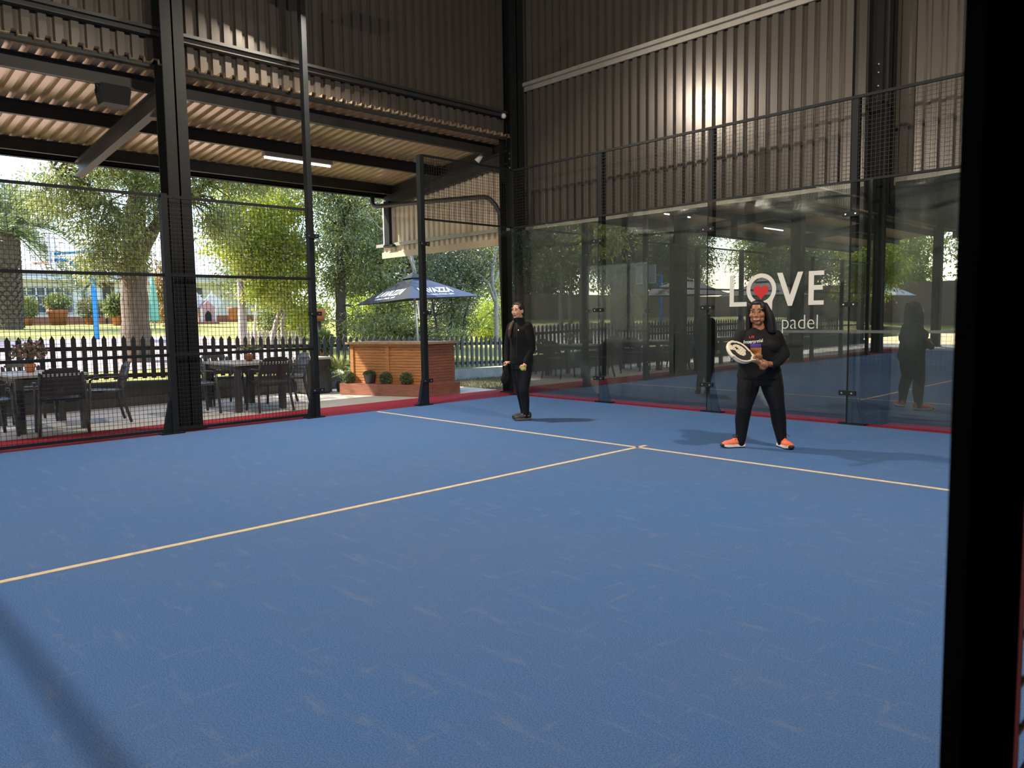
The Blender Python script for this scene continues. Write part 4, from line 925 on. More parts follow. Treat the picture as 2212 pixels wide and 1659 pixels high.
# ---- yard seen only in the mirror of the back glass
b = MB(); b.box2((-22, -60, .8), (-21.7, -18, 2.75)); struct('wall_yard', b, M['brick'])
b = MB(); b.box2((-21.6, -47.2, .4), (14, -47, 3.4)); struct('wall_yard_far', b, M['brick'])
for i, (x, y, h, lm, lb) in enumerate(((-14, -20.5, 8, 'leaf_olive', 'slim pine before the brick wall, mirrored in the glass'), (-13.5, -25, 7.5, 'leaf_mid', 'bushy tree before the brick wall, mirrored in the glass'), (-15, -15, 8, 'leaf_dark', 'dark tree across the paving, mirrored in the glass'), (-10, -31, 7, 'leaf_yellow', 'yellow-green tree far along the yard, mirrored in the glass'), (-9, -40, 7, 'leaf_feather', 'feathery tree at the far end of the yard'), (-17, -31, 8, 'leaf_mid', 'tall tree behind the far umbrellas'), (-19, -11, 8, 'leaf_olive', 'olive tree across the paving, left of view'), (-8, -27, 6, 'leaf_mid', 'leafy tree at the end of the patio'), (-13, -34, 7.5, 'leaf_yellow', 'second yellow-green tree far along the yard, mirrored in the glass'), (-7, -33, 6.5, 'leaf_yellow', 'low yellow-green tree near the white umbrella, mirrored in the glass'), (-17, -25, 8, 'leaf_dark', 'dark tree close to the brick wall, mirrored in the glass'))):
    g = gz(x)
    plant('yard_tree', lb, 'tree', (x, y, g), [([(x, y, g - .2), (x + .05, y + .1, g + h * .4), (x, y - .1, g + h * .85)], [.2, .15, .05])],
          [((x, y, g + h * .72), (2.2, 2.5, h * .2), 80, 80), ((x + .2, y + .6, g + h * .50), (2.0, 2.3, h * .14), 64, 80), ((x, y - .4, g + h * .34), (1.3, 1.6, h * .08), 22, 80)], M['bark'], M[lm], L=.2, Wd=.06, droop=.35, seed=80 + i, spread=.34, twig=.018)
# grass tufts on the verge right of the bar
for i, (x, y, h, lm, lb) in enumerate(((-4, -51, 10, 'leaf_mid', 'broad tree behind the far end of the yard'), (5, -51.5, 10, 'leaf_olive', 'second broad tree behind the far end of the yard'), (-12, -50.6, 10, 'leaf_yellow', 'third broad tree behind the far end of the yard'), (-24, -36, 10, 'leaf_dark', 'dark tree rising behind the brick wall'), (-25, -27, 10, 'leaf_mid', 'green tree rising behind the brick wall'), (-25, -18, 10, 'leaf_olive', 'olive tree rising behind the brick wall'))):
    g = gz(x)
    plant('yard_tree', lb, 'tree', (x, y, g), [([(x, y, g - .2), (x + .05, y + .1, g + h * .4), (x, y - .1, g + h * .85)], [.25, .2, .06])],
          [((x, y, g + h * .58), (3.4, 4.0, h * .34), 190, 80), ((x, y, g + h * .30), (3.0, 3.6, h * .18), 110, 80)], M['bark'], M[lm], L=.3, Wd=.11, droop=.25, seed=120 + i, spread=.6, twig=.02)
for i, (x, y, h) in enumerate(((-17, -20.6, 4.5), (-16.5, -22.6, 4.2), (-18, -24.4, 4.6), (-17.2, -26.2, 4.4), (-16.2, -19.0, 4.3))):
    g = gz(x); plant('slim_tree', ('slim crooked tree in the yard, first from the left in the mirror', 'slim tree in the yard, second from the left in the mirror', 'slim tree in the yard, third from the left in the mirror', 'slim tree in the yard, nearest the umbrellas in the mirror', 'slim tree in the yard at the end of the brick wall')[i], 'tree', (x, y, g), [([(x, y, g - .1), (x + .1, y + .15, g + 1.2), (x, y - .1, g + 2.2), (x, y + .2, g + h)], [.12, .1, .08, .03])], [((x, y, g + h * .8), (1.3, 1.4, .8), 40, 70)], M['barkp'], M['leaf_olive'], L=.16, Wd=.05, droop=.3, seed=150 + i, spread=.25)
plant('yard_tree', 'feathery tree mirrored in the glass, crown placed out of view to shade the patio', 'tree', (-7.4, -10.6, .45), [([(-7.4, -10.6, .3), (-7.35, -10.5, 2.5), (-7.2, -10.7, 4.6), (-7.0, -10.9, 7.0)], [.2, .17, .13, .05])],  # tree moved and crown widened beyond the frame to shade the patio floor
      [((-6.8, -10.8, 6.5), (2.0, 3.2, 1.2), 190, 80), ((-7.0, -9.4, 5.0), (.9, 1.0, .6), 24, 80), ((-7.3, -12, 4.4), (.8, 1.0, .8), 24, 80)], M['bark'], M['leaf_feather'], L=.17, Wd=.05, droop=.4, seed=170, spread=.3, twig=.018)
m = 5000; P = np.column_stack((NR.uniform(-3.9, -.95, m), NR.uniform(.55, 3.2, m), np.full(m, -.06))); D = NR.normal(size=(m, 3)) * .5; D[:, 2] = 1
o = leafobj('grass_tufts', P, D, NR.uniform(.03, .09, m), .008, leafmat('dry grass', (.05, .08, .02), (.12, .11, .045), (.22, .16, .09), .3, .0)); tag(o, 'short dry grass on the verge right of the bar', 'grass', kind='stuff')

# ---- white lettering on the glass
t = thing('wall_sign', 'large white lettering with a red heart on the back glass', 'sign', (4.9, -.03, 1.5))
M['decal'] = pm('white decal', (.62, .60, .56), .5, var=.03); M['heart'] = pm('red decal', (.50, .008, .012), .5, var=.05)
def decal(name, poly, mat='decal'):
    b = MB(); b.prism(poly, lambda u, v, k: (u, -.0285 - (.0015 if k else 0), v)); return b.build(name, M[mat], t)
decal('letter', [(4.315, 1.935), (4.38, 1.935), (4.38, 1.565), (4.575, 1.565), (4.575, 1.505), (4.315, 1.505)])
b = MB(); cx, cz, ro, ri = 4.785, 1.725, .215, .158
vs = []; n = 48
for k in range(n):
    a = 2 * PI * k / n; st = max(0, math.cos(a - math.radians(-68))) ** 26 * .13
    vs += [(cx + (ro + st) * math.cos(a), -.0285, cz + (ro + st) * math.sin(a)), (cx + ri * math.cos(a), -.0285, cz + ri * math.sin(a))]
vs += [(x, -.030, z) for x, _, z in vs]; fs = []
for k in range(n):
    a, c = 2 * k, 2 * ((k + 1) % n); fs += [(a, c, c + 1, a + 1), (a + 2 * n, a + 1 + 2 * n, c + 1 + 2 * n, c + 2 * n), (a, a + 2 * n, c + 2 * n, c), (a + 1, c + 1, c + 1 + 2 * n, a + 1 + 2 * n)]
b.add(vs, fs); b.build('letter', M['decal'], t)
hp = []
for k in range(40):
    a = 2 * PI * k / 40; hp.append((4.782 + .0068 * 16 * math.sin(a) ** 3, 1.70 + .0068 * (13 * math.cos(a) - 5 * math.cos(2 * a) - 2 * math.cos(3 * a) - math.cos(4 * a))))
tag(decal('heart', hp[::-1], 'heart'), 'red heart')
decal('letter', [(5.01, 1.935), (5.085, 1.935), (5.19, 1.64), (5.295, 1.935), (5.365, 1.935), (5.22, 1.5), (5.165, 1.5)])
decal('letter', [(5.44, 1.935), (5.64, 1.935), (5.64, 1.88), (5.51, 1.88), (5.51, 1.755), (5.625, 1.755), (5.625, 1.695), (5.51, 1.695), (5.51, 1.56), (5.64, 1.56), (5.64, 1.505), (5.44, 1.505)])
me = text_mesh('padel', .27, 0, .001, -.0045)
w_ = max(v.co.x for v in me.vertices) - min(v.co.x for v in me.vertices); me.transform(Matrix.Diagonal((.48 / w_, 1, 1, 1)))
place_text('lettering', me, t, (5.33, -.0295, 1.28), (1, 0, 0), (0, 0, 1), M['decal'])
# ---------------------------------------------------------------- people
from mathutils.bvhtree import BVHTree
def cloth(name, col, rough=.8, b=.35, bs=14, st=(1, 1, 1)): return pm(name, col, rough, var=.18, scale=6, bump=b, bscale=bs, st=st, spec=.25)
M['skin_a'] = pm('warm brown skin', (.30, .125, .062), .5, var=.08, scale=12, bump=.04, bscale=120)
M['skin_b'] = pm('fair skin', (.52, .28, .19), .5, var=.07, scale=12, bump=.04, bscale=120)
M['blackcloth'] = cloth('black jersey cloth', (.0045, .0045, .0055)); M['jacket'] = cloth('black fleece jacket', (.0055, .0055, .0065), .9, .4, 18)
M['leggings'] = cloth('black stretch leggings', (.0042, .0046, .006), .6, .15, 10)
M['hair'] = pm('black hair', (.006, .005, .005), .34, var=.3, scale=30, st=(6, 6, .4), bump=.4, bscale=60, spec=.5)
M['hairb'] = pm('dark brown hair', (.012, .007, .005), .36, var=.4, scale=30, st=(6, 6, .4), bump=.4, bscale=60, spec=.5)
M['hairtip'] = pm('brown hair ends', (.055, .026, .014), .45, var=.4, scale=30, st=(6, 6, .4), bump=.4, bscale=60)
M['lip'] = pm('lip', (.30, .075, .06), .4, var=.08); M['teeth'] = pm('teeth', (.80, .77, .70), .3, var=.03)
M['eyew'] = pm('eye white', (.48, .45, .43), .25, var=.03); M['iris'] = pm('dark iris', (.012, .008, .006), .15, var=.1)
M['coral'] = pm('coral shoe mesh', (.85, .16, .08), .6, var=.12, scale=40, bump=.2, bscale=120); M['sole'] = pm('white sole', (.75, .72, .70), .6, var=.06)
M['blackr'] = pm('black rubber', (.014, .014, .016), .6, var=.1); M['ballm'] = pm('yellow felt', (.60, .62, .04), .9, var=.12, scale=60, bump=.3, bscale=150)
M['redprint'] = pm('red print', (.70, .03, .02), .6, var=.05); M['purple'] = pm('purple print', (.055, .02, .20), .7, var=.1); M['tan'] = pm('tan print', (.42, .17, .045), .7, var=.12)
M['soled'] = pm('dark grey sole', (.09, .09, .09), .7, var=.1); M['racketw'] = pm('cream racket face', (.74, .66, .52), .4, var=.03); M['grey'] = pm('grey grip tape', (.35, .35, .36), .7, var=.1)

def V3(*a): return Vector(a)
class Body:
    """prims united by a voxel remesh into one continuous surface"""
    def __init__(s): s.b = MB()
    def cap(s, pts, rad, n=14, flat=1.0, up=(0, 1, 0)):
        s.b.tube(pts, rad, n, flat=flat, up=up)
        for p, r in ((pts[0], rad[0]), (pts[-1], rad[-1])): s.b.ell(p, (r, r, r), n, 8)
        return s
    def chain(s, pts, rad):            # round limbs: spheres at joints keep bends full
        for i in range(len(pts) - 1):
            a, c = Vector(pts[i]), Vector(pts[i + 1]); k = 6
            s.b.tube([a.lerp(c, t / k) for t in range(k + 1)], [rad[i] + (rad[i + 1] - rad[i]) * t / k for t in range(k + 1)], 14)
        for p, r in zip(pts, rad): s.b.ell(p, (r * .985,) * 3, 14, 8)
        return s
    def ell(s, c, r, Mx=None): s.b.ell(c, r, 18, 12, M=Mx); return s
    def rings(s, rs, n=24):            # rs: (cx, cy, z, rx, ry) stacked sections, closed
        vs = []; fs = []
        for (cx, cy, z, rx, ry) in rs:
            for j in range(n):
                a = 2 * PI * j / n; ca, sa = math.cos(a), math.sin(a); e = .8
                vs.append((cx + rx * math.copysign(abs(ca) ** e, ca), cy + ry * math.copysign(abs(sa) ** e, sa), z))
        for i in range(len(rs) - 1):
            for j in range(n): a = i * n + j; b = i * n + (j + 1) % n; fs.append((a, b, b + n, a + n))
        fs += [tuple(range(n))[::-1], tuple((len(rs) - 1) * n + j for j in range(n))]
        s.b.add(vs, fs); return s
    def make(s, name, mat, parent, voxel=.006, it=4, fac=.5):
        me = bpy.data.meshes.new(name); me.from_pydata([tuple(v) for v in s.b.v], [], s.b.f)
        bm = bmesh.new(); bm.from_mesh(me); bmesh.ops.recalc_face_normals(bm, faces=bm.faces); bm.to_mesh(me); bm.free()
        o = bpy.data.objects.new(name, me); COL.objects.link(o)
        m = o.modifiers.new('r', 'REMESH'); m.mode = 'VOXEL'; m.voxel_size = voxel; m.use_smooth_shade = True
        m = o.modifiers.new('s', 'SMOOTH'); m.factor = fac; m.iterations = it
        dg = bpy.context.evaluated_depsgraph_get(); me2 = bpy.data.meshes.new_from_object(o.evaluated_get(dg)); bpy.data.objects.remove(o)
        me2.name = name; me2.materials.clear(); me2.materials.append(mat)
        me2.polygons.foreach_set('use_smooth', [True] * len(me2.polygons)); return link(name, me2, parent)

def grip(B, c, ax, out, r, sgn=1, sc=1.0, rev=False):
    """hand closed round a bar: c centre, ax bar axis (towards the thumb), out: direction of the palm from the bar"""
    ax = Vector(ax).normalized(); out = Vector(out); out = (out - ax * out.dot(ax)).normalized(); tn = ax.cross(out) * sgn; c = Vector(c)
    Mx = Matrix((ax, tn, out)).transposed()
    B.ell(c + out * (r + .014) - tn * .012, (.044 * sc, .040 * sc, .019 * sc), Mx)
    B.ell(c + out * (r + .020) - tn * .034, (.036 * sc, .024 * sc, .020 * sc), Mx)
    for i, (o, R, L) in enumerate(((.030, .0098, 1.0), (.010, .0102, 1.08), (-.010, .0098, 1.02), (-.029, .0086, .84))):
        pts = []; rr = []
        for k in range(8):
            a = math.radians(18 + k * 31 * L); q = c + ax * (o * sc + .004 * math.sin(k)) + (out * math.cos(a) + tn * math.sin(a)) * (r + R * .9) * (1.22 if k == 2 else 1); pts.append(q); rr.append(R * sc * (1.05 - .035 * k))
        B.chain(pts, rr)
    pts = [c + ax * .030 + out * (r + .016) - tn * .024, c + ax * .048 - tn * (r + .012) + out * .008, c + ax * .058 - tn * (r * .6 + .008) - out * (r + .004), c + ax * .056 + tn * .008 - out * (r + .009)]
    B.chain(pts, [.013 * sc, .0118 * sc, .0108 * sc, .009 * sc])

def face(B, t, hc, yaw_, tilt, sc, skin, hairm, smile, who):
    """adds head volumes to body B; returns frame function and builds eyes, lips, brows as children"""
    fw = V3(-math.sin(yaw_), -math.cos(yaw_), 0); sd = V3(math.cos(yaw_), -math.sin(yaw_), 0); up = V3(0, 0, 1)
    up = (up + sd * tilt).normalized(); sd = (sd - up * sd.dot(up)).normalized(); fw = up.cross(sd) * -1 if up.cross(sd).dot(fw) < 0 else up.cross(sd)
    Mx = Matrix((sd, fw, up)).transposed()
    H = lambda a, b_, c: hc + (sd * a + fw * b_ + up * c) * sc
    e = lambda a, b_, c, r: B.ell(H(a, b_, c), [q * sc for q in r], Mx)
    e(0, -.012, .028, (.073, .092, .086)); e(0, .018, -.012, (.066, .070, .094)); e(0, .026, -.060, (.052, .052, .050)); e(0, .052, -.094, (.026, .026, .018))
    for s in (-1, 1):
        e(s * .033, .056, -.022, (.027, .030, .030)); e(s * .073, -.008, -.008, (.009, .020, .030)); e(s * .030, .074, .034, (.028, .012, .008))
        e(s * .0105, .092, -.031, (.0085, .010, .0075))
    e(0, .070, -.040, (.036, .022, .034))
    if smile:
        for s in (-1, 1): e(s * .040, .058, -.020, (.028, .030, .028)); e(s * .036, .044, -.058, (.026, .032, .032))
    B.chain([H(0, .082, .020), H(0, .090, -.008), H(0, .097, -.026)], [.008 * sc, (.0080 if smile else .0068) * sc, (.0098 if smile else .0082) * sc])
    e(0, .082, -.058, (.022, .012, .015))
    def child(name, mb, mat): return mb.build(name, mat, t, world=False)
    for s in (-1, 1):
        ex, ez = .031, .011; h_ = .0042 if smile else .0068
        b = MB(); b.ell(H(s * ex, .0820, ez), (.0140 * sc, .0075 * sc, h_ * sc), 14, 8, M=Mx); eo = child('eye', b, M['eyew'])
        b = MB(); b.ell(H(s * ex, .0872, ez), (.0082 * sc, .0035 * sc, min(.0066, h_) * sc), 10, 6, M=Mx); child('iris', b, M['iris']).parent = eo
        b = MB(); b.tube([H(s * (ex - .016), .083, ez - .001), H(s * ex, .0895, ez + h_ + .0005), H(s * (ex + .018), .076, ez)], [.0012 * sc, .0022 * sc, .0014 * sc], 6); child('eyelash', b, M['iris'])
        b = MB(); b.tube([H(s * .013, .0885, .0355), H(s * .030, .0855, .0395), H(s * .049, .071, .034)], [.0026 * sc, .0027 * sc, .0012 * sc], 6, flat=.7); child('eyebrow', b, hairm)
    if smile:
        b = MB(); b.ell(H(0, .094, -.0565), (.028 * sc, .010 * sc, .0088 * sc), 14, 8, M=Mx); child('teeth', b, M['teeth'])
        b = MB(); b.tube([H(-.033, .079, -.046), H(-.017, .098, -.050), H(0, .104, -.0505), H(.017, .098, -.050), H(.033, .079, -.046)], [.003 * sc, .0052 * sc, .0058 * sc, .0052 * sc, .003 * sc], 8); child('upper_lip', b, M['lip'])
        b = MB(); b.tube([H(-.032, .080, -.048), H(-.018, .096, -.063), H(0, .102, -.067), H(.018, .096, -.063), H(.032, .080, -.048)], [.003 * sc, .0055 * sc, .0066 * sc, .0055 * sc, .003 * sc], 8); child('lower_lip', b, M['lip'])
    else:
        b = MB(); b.tube([H(-.023, .086, -.055), H(-.010, .098, -.052), H(0, .100, -.0535), H(.010, .098, -.052), H(.023, .086, -.055)], [.002 * sc, .0045 * sc, .0045 * sc, .0045 * sc, .002 * sc], 8); child('upper_lip', b, M['lip'])
        b = MB(); b.tube([H(-.022, .086, -.056), H(-.010, .096, -.061), H(0, .099, -.062), H(.010, .096, -.061), H(.022, .086, -.056)], [.002 * sc, .005 * sc, .0056 * sc, .005 * sc, .002 * sc], 8); child('lower_lip', b, M['lip'])
    return H, Mx, sd, fw, up

def shoe(t, heel, d, upper, solem, toe, lace, L=.255, up_=0, foxing=None):
    d = Vector(d).normalized(); s = V3(d.y, -d.x, 0); h = Vector(heel)
    Mx = Matrix((d, s, V3(0, 0, 1))).transposed(); at = lambda a, b_, c: h + d * a * L + s * b_ + V3(0, 0, c)
    B = Body(); B.ell(at(.16, 0, .055), (.05, .036, .045), Mx); B.ell(at(.12, 0, .085), (.040, .034, .035), Mx); B.ell(at(.38, 0, .055), (.09, .038, .042), Mx); B.ell(at(.62, 0, .048), (.09, .045, .034), Mx); B.ell(at(.80, -.003, .042), (.055, .043, .028), Mx); B.ell(at(.30, 0, .085), (.06, .030, .03), Mx)
    o = B.make('shoe', upper, t, .006, 4)
    def out(z0, z1, g=0):
        prof = [(.0, .018), (.04, .032), (.2, .037), (.42, .036), (.62, .046), (.78, .048), (.92, .036), (1.0, .012)]
        poly = [(a, w_ + g) for a, w_ in prof] + [(a, -w_ - g) for a, w_ in prof[::-1]]
        b = MB(); b.prism(poly, lambda u, v, k: at(u + (.02 if u > .95 else 0) * g, v, (z1 if k else z0) + (.012 * max(0, (u - .75) / .25) ** 2))); return b
    out(.012, .036, .002).build('midsole', solem, o, world=False); out(0, .013).build('outsole', M['blackr'], o, world=False)
    if toe: B = Body(); B.ell(at(.93, 0, .03), (.035, .036, .024), Mx); B.make('toe_cap', toe, o, .006, 3)
    B = Body(); B.ell(at(.34, 0, .108), (.042, .020, .022), Mx); B.ell(at(.22, 0, .12), (.03, .024, .02), Mx); B.make('tongue', lace, o, .006, 3)
    b = MB()
    for k in range(4): a = .36 + .08 * k; z = .112 - .011 * k - .004 * k; b.tube([at(a, -.028, z - .014), at(a + .02, 0, z), at(a, .028, z - .014)], .004, 6)
    b.tube([at(.34, 0, .128), at(.40, .035, .135), at(.46, .05, .11)], .0035, 6); b.tube([at(.34, 0, .128), at(.38, -.035, .14), at(.44, -.055, .118)], .0035, 6)
    b.build('laces', lace, o, world=False)
    return o, at

def drape(me, bvh, gap=.004):
    for v in me.vertices:
        hit = bvh.ray_cast(Vector((v.co.x, -2, v.co.z)), Vector((0, 1, 0)))
        if hit[0]: v.co.y = hit[0].y - gap
    me.update()
def gridmesh(name, x0, x1, z0, z1, n=10):
    vs = []; fs = []
    for i in range(n + 1):
        for j in range(n + 1): vs.append((x0 + (x1 - x0) * i / n, 0, z0 + (z1 - z0) * j / n))
    for i in range(n):
        for j in range(n): a = i * (n + 1) + j; fs.append((a, a + n + 1, a + n + 2, a + 1))
    me = bpy.data.meshes.new(name); me.from_pydata(vs, [], fs); return me

# ================= woman with the racket
t = thing('person', 'smiling person in black shirt and leggings, coral shoes, holding a white racket', 'person', (5.97, -2.23, 0), CAMRZ)
LW = dict(hand_c=V3(.0, -.315, .915))
axr = V3(-.90, -.12, .40).normalized()                  # racket axis, from the butt to the head
wv = (V3(.41, 0, .91) * .66 + V3(0, 1, 0) * .75); wv = (wv - axr * wv.dot(axr)).normalized(); nr_ = axr.cross(wv); nr_ = nr_ if nr_.y < 0 else -nr_
butt = V3(-.035, -.285, .895); RH = lambda a, w_, n_=0: butt + axr * a + wv * w_ + nr_ * n_
B = Body()
hc = V3(-.050, -.035, 1.412)
H, Mx, sd, fw, up = face(B, t, hc, .46, -.05, 1.12, M['skin_a'], M['hair'], True, 'a')
B.chain([(-.03, -.01, 1.22), (-.038, -.015, 1.32), (-.045, -.02, 1.38)], [.075, .056, .055])
B.rings([(-.015, .0, .72, .19, .13), (-.015, 0, .85, .195, .14), (-.02, -.01, 1.0, .18, .13), (-.022, -.01, 1.10, .17, .115), (-.024, 0, 1.16, .14, .085), (-.028, 0, 1.21, .08, .06)])
# her left arm (picture right) and right arm (picture left), both to the grip
hL = RH(.030, 0); hR = RH(.108, 0)
armL = [(.148, .0, 1.165), (.200, .02, 1.05), (.222, -.01, .985), (.140, -.14, .925), (.048, -.245, .892)]
armR = [(-.192, .0, 1.165), (-.255, -.01, 1.05), (-.272, -.04, 1.0), (-.25, -.18, .965), (-.205, -.255, .945)]
rA = [.062, .054, .050, .042, .029]
B.chain(armL, rA); B.chain(armR, rA)
B.chain([armL[-1], hL + nr_ * .0 + V3(.03, .02, -.01)], [.028, .030]); B.chain([armR[-1], hR + V3(-.02, .03, .008)], [.028, .030])
grip(B, hL, axr, V3(.5, -.35, -.55), .017, 1); grip(B, hR, axr, V3(-.35, .55, .75), .017, 1)
legL = [(-.105, .0, .80), (-.14, -.01, .62), (-.172, -.02, .45), (-.182, .02, .30), (-.190, .03, .10)]
legR = [(.085, .0, .80), (.125, -.01, .62), (.162, -.03, .45), (.195, .0, .28), (.226, .0, .09)]
rL = [.118, .105, .073, .069, .046]
B.chain(legL, rL); B.chain(legR, rL)
B.chain([legL[-1], (-.235, .02, .04)], [.04, .024]); B.chain([legR[-1], (.24, -.06, .04)], [.04, .024])
B.make('body', M['skin_a'], t, .004, 6)
B = Body()
B.rings([(-.018, 0, .725, .212, .150), (-.018, 0, .735, .214, .152), (-.018, 0, .85, .208, .155), (-.02, -.015, .97, .196, .152), (-.022, -.03, 1.08, .200, .150), (-.024, -.015, 1.13, .200, .13), (-.026, 0, 1.19, .180, .105), (-.028, 0, 1.225, .132, .088), (-.03, 0, 1.25, .09, .074), (-.033, 0, 1.264, .072, .064)])
for arm, s in ((armL, 1), (armR, -1)): B.chain(arm, [.074, .075, .074, .056, .042]); B.ell((arm[1][0] + s * .005, arm[1][1] + .02, 1.02), (.065, .07, .09))
for s in (-1, 1): B.ell((-.022 + s * .085, -.115, 1.065), (.085, .07, .08))
sh = B.make('shirt', M['blackcloth'], t, .0065, 5)
B = Body(); B.rings([(-.012, .005, .66, .19, .13), (-.015, .005, .74, .195, .14), (-.015, 0, .82, .18, .13)])
B.chain(legL, [q + .007 for q in rL]); B.chain(legR, [q + .007 for q in rL]); B.chain([legL[-1], (-.196, .03, .05)], [.053, .046]); B.chain([legR[-1], (.234, .0, .045)], [.053, .046]); B.ell((-.12, .05, .76), (.115, .1, .11)); B.ell((.09, .05, .76), (.115, .1, .11))
B.make('leggings', M['leggings'], t, .0065, 5)
for hl, d in (((-.145, .045, 0), (-1, -.12, 0)), ((.222, .07, 0), (.20, -1, 0))): shoe(t, hl, d, M['coral'], M['sole'], M['blackr'], M['blackr'])
# hair : straight bob to the shoulders
B = Body(); hx = lambda a, b_, c, r: B.ell(H(a, b_, c), r, Mx)
hx(0, -.022, .040, (.086, .090, .092)); hx(.004, .016, .088, (.066, .060, .034)); hx(.01, -.055, -.05, (.098, .066, .13))
for k in range(22):
    g_ = k / 21; z_ = .06 - g_ * .235; w2 = math.sin(min(1, g_ * 1.3) * PI / 2)
    hx(.070 + .040 * w2, -.004 - .03 * g_, z_, (.026 + .026 * w2, .066, .035)); hx(-.073 - .014 * w2, -.016 - .02 * g_, z_ + .02, (.018 + .014 * w2, .056, .035)); hx(.012, -.062, z_ - .01, (.088 + .03 * w2, .05, .035))
hx(.055, .046, .052, (.026, .038, .05)); hx(-.058, .036, .058, (.016, .034, .044))
B.make('hair', M['hair'], t, .006, 9)
bv = BVHTree.FromObject(sh, bpy.context.evaluated_depsgraph_get())
def shirt_print(name, me, mat): drape(me, bv); me.materials.clear(); me.materials.append(mat); o = link(name, me, sh); return o
def textz(s, size, w_, x, z, sh_=0, rot=0):
    me = text_mesh(s, size, sh_); bm = bmesh.new(); bm.from_mesh(me); bmesh.ops.triangulate(bm, faces=bm.faces); bmesh.ops.subdivide_edges(bm, edges=[e for e in bm.edges if e.calc_length() > .02], cuts=2); bm.to_mesh(me); bm.free()
    ww = max(v.co.x for v in me.vertices) - min(v.co.x for v in me.vertices); k = w_ / ww
    for v in me.vertices: a, c = v.co.x * k, v.co.y; v.co = (x + a * math.cos(rot) - c * math.sin(rot), 0, z + a * math.sin(rot) + c * math.cos(rot))
    return me
shirt_print('print', textz('US', .034, .055, -.140, 1.165, .35, .08), M['redprint'])
shirt_print('print', textz('Interpretial', .046, .185, -.125, 1.122, .3, .10), M['print'])
shirt_print('print', gridmesh('print', -.165, -.06, .99, 1.102), M['purple'])
me2 = gridmesh('print', -.165, -.055, .96, 1.058); drape(me2, bv, .006); me2.materials.append(M['tan']); link('print', me2, sh)

# racket
rt = thing('padel_racket', 'cream padel racket with black markings held by the smiling player', 'racket', tuple(Vector((5.97, -2.23, 0)) + Matrix.Rotation(CAMRZ, 3, 'Z') @ butt), CAMRZ)
off = Matrix.Translation(-butt)                          # local frame of the racket thing = person frame moved to the butt
def rput(name, me_or_mb, mat, parent=rt):
    if isinstance(me_or_mb, MB): me_or_mb.v = [tuple(Vector(v) - butt) for v in me_or_mb.v]; return me_or_mb.build(name, mat, parent, world=False)
def loops_fill(loops, n0, n1):
    """plate with holes: loops of (a, w) in racket axes, first is the outline"""
    bm = bmesh.new(); all_ = []
    for k, nn in enumerate((n0, n1)):
        edges = []; ls = []
        for lp in loops:
            vs = [bm.verts.new(RH(a, w_, nn) - butt) for a, w_ in lp]; ls.append(vs); edges += [bm.edges.new((vs[i], vs[(i + 1) % len(vs)])) for i in range(len(vs))]
        bmesh.ops.triangle_fill(bm, use_beauty=True, use_dissolve=False, edges=edges); all_.append(ls)
    for l0, l1 in zip(*all_):
        m = len(l0)
        for i in range(m): bm.faces.new((l0[i], l0[(i + 1) % m], l1[(i + 1) % m], l1[i]))
    bmesh.ops.recalc_face_normals(bm, faces=bm.faces); me = bpy.data.meshes.new('m'); bm.to_mesh(me); bm.free(); return me
out = []
for k in range(56):
    a = 2 * PI * k / 56; rr = .132; ca = math.cos(a); x_ = .315 + rr * 1.02 * ca; w_ = rr * math.sin(a) * (1 if ca > 0 else (1 - .30 * ca * ca))
    if ca < 0: x_ = .315 + (rr * 1.02 + .022) * ca
    out.append((x_, w_))
holes = []
for i in range(-3, 4):
    for j in range(-3, 4):
        a_, w2 = .335 + i * .027 + (.0135 if j % 2 else 0), j * .026
        if (a_ - .325) ** 2 + w2 ** 2 < .082 ** 2: holes.append([(a_ + .0058 * math.cos(q), w2 + .0058 * math.sin(q)) for q in np.linspace(0, 2 * PI, 9)[:-1]])
me = loops_fill([out] + holes, -.018, .018); me.materials.append(M['racketw']); me.name = 'frame_face'; ro = link('racket_head', me, rt)
ro.name = 'racket_head'
rgk = random.Random(3)
def ringarc(a0, a1, r0, r1, jag, ca=.325, el=1.12):
    n = 30; o_ = []; i_ = []
    for k in range(n + 1):
        q = a0 + (a1 - a0) * k / n; j = jag * rgk.uniform(0, 1)
        o_.append((ca + (r1 + j) * el * math.cos(q), (r1 + j) * math.sin(q))); i_.append((ca + (r0 - j * .4) * el * math.cos(q), (r0 - j * .4) * math.sin(q)))
    return o_ + i_[::-1]
def decal_r(poly, mat, n_=.0185):
    b = MB(); m = len(poly) // 2
    for k in range(m - 1):
        p = [poly[k], poly[k + 1], poly[-2 - k], poly[-1 - k]]; b.add([RH(a, w_, n_) for a, w_ in p], [(0, 1, 2, 3)])
    return rput('print', b, mat, ro)
decal_r(ringarc(math.radians(20), math.radians(250), .082, .101, .008), M['blackr'])
decal_r(ringarc(math.radians(150), math.radians(338), .060, .110, .010, .318), M['blackr'], .0188)
decal_r(ringarc(math.radians(60), math.radians(150), .0, .030, .006, .365), M['blackr'], .0188)
b = MB()
for s in (-1, 1): b.bar(RH(.19, s * .045), RH(.135, s * .012), .022, .034, up=nr_)
b.bar(RH(.152, -.03), RH(.152, .03), .012, .03, up=nr_); rput('throat', b, M['racketw'])
b = MB(); b.tube([RH(-.01, 0), RH(.0, 0), RH(.14, 0)], [.018, .0155, .0155], 12); rput('handle', b, M['grey'])
b = MB(); b.tube([RH(-.012, 0), RH(-.03, .01, .01), RH(-.06, .0, .012), RH(-.085, -.02, .0)], .004, 6); rput('wrist_cord', b, M['blackr'])
b = MB()
b.tube([RH(.315 + .136 * math.cos(q), .134 * math.sin(q)) for q in np.linspace(-1.0, 1.0, 18)], .014, 8, flat=1.4, up=nr_); tag(rput('edge_guard', b, M['racketw']), 'cream edge guard')

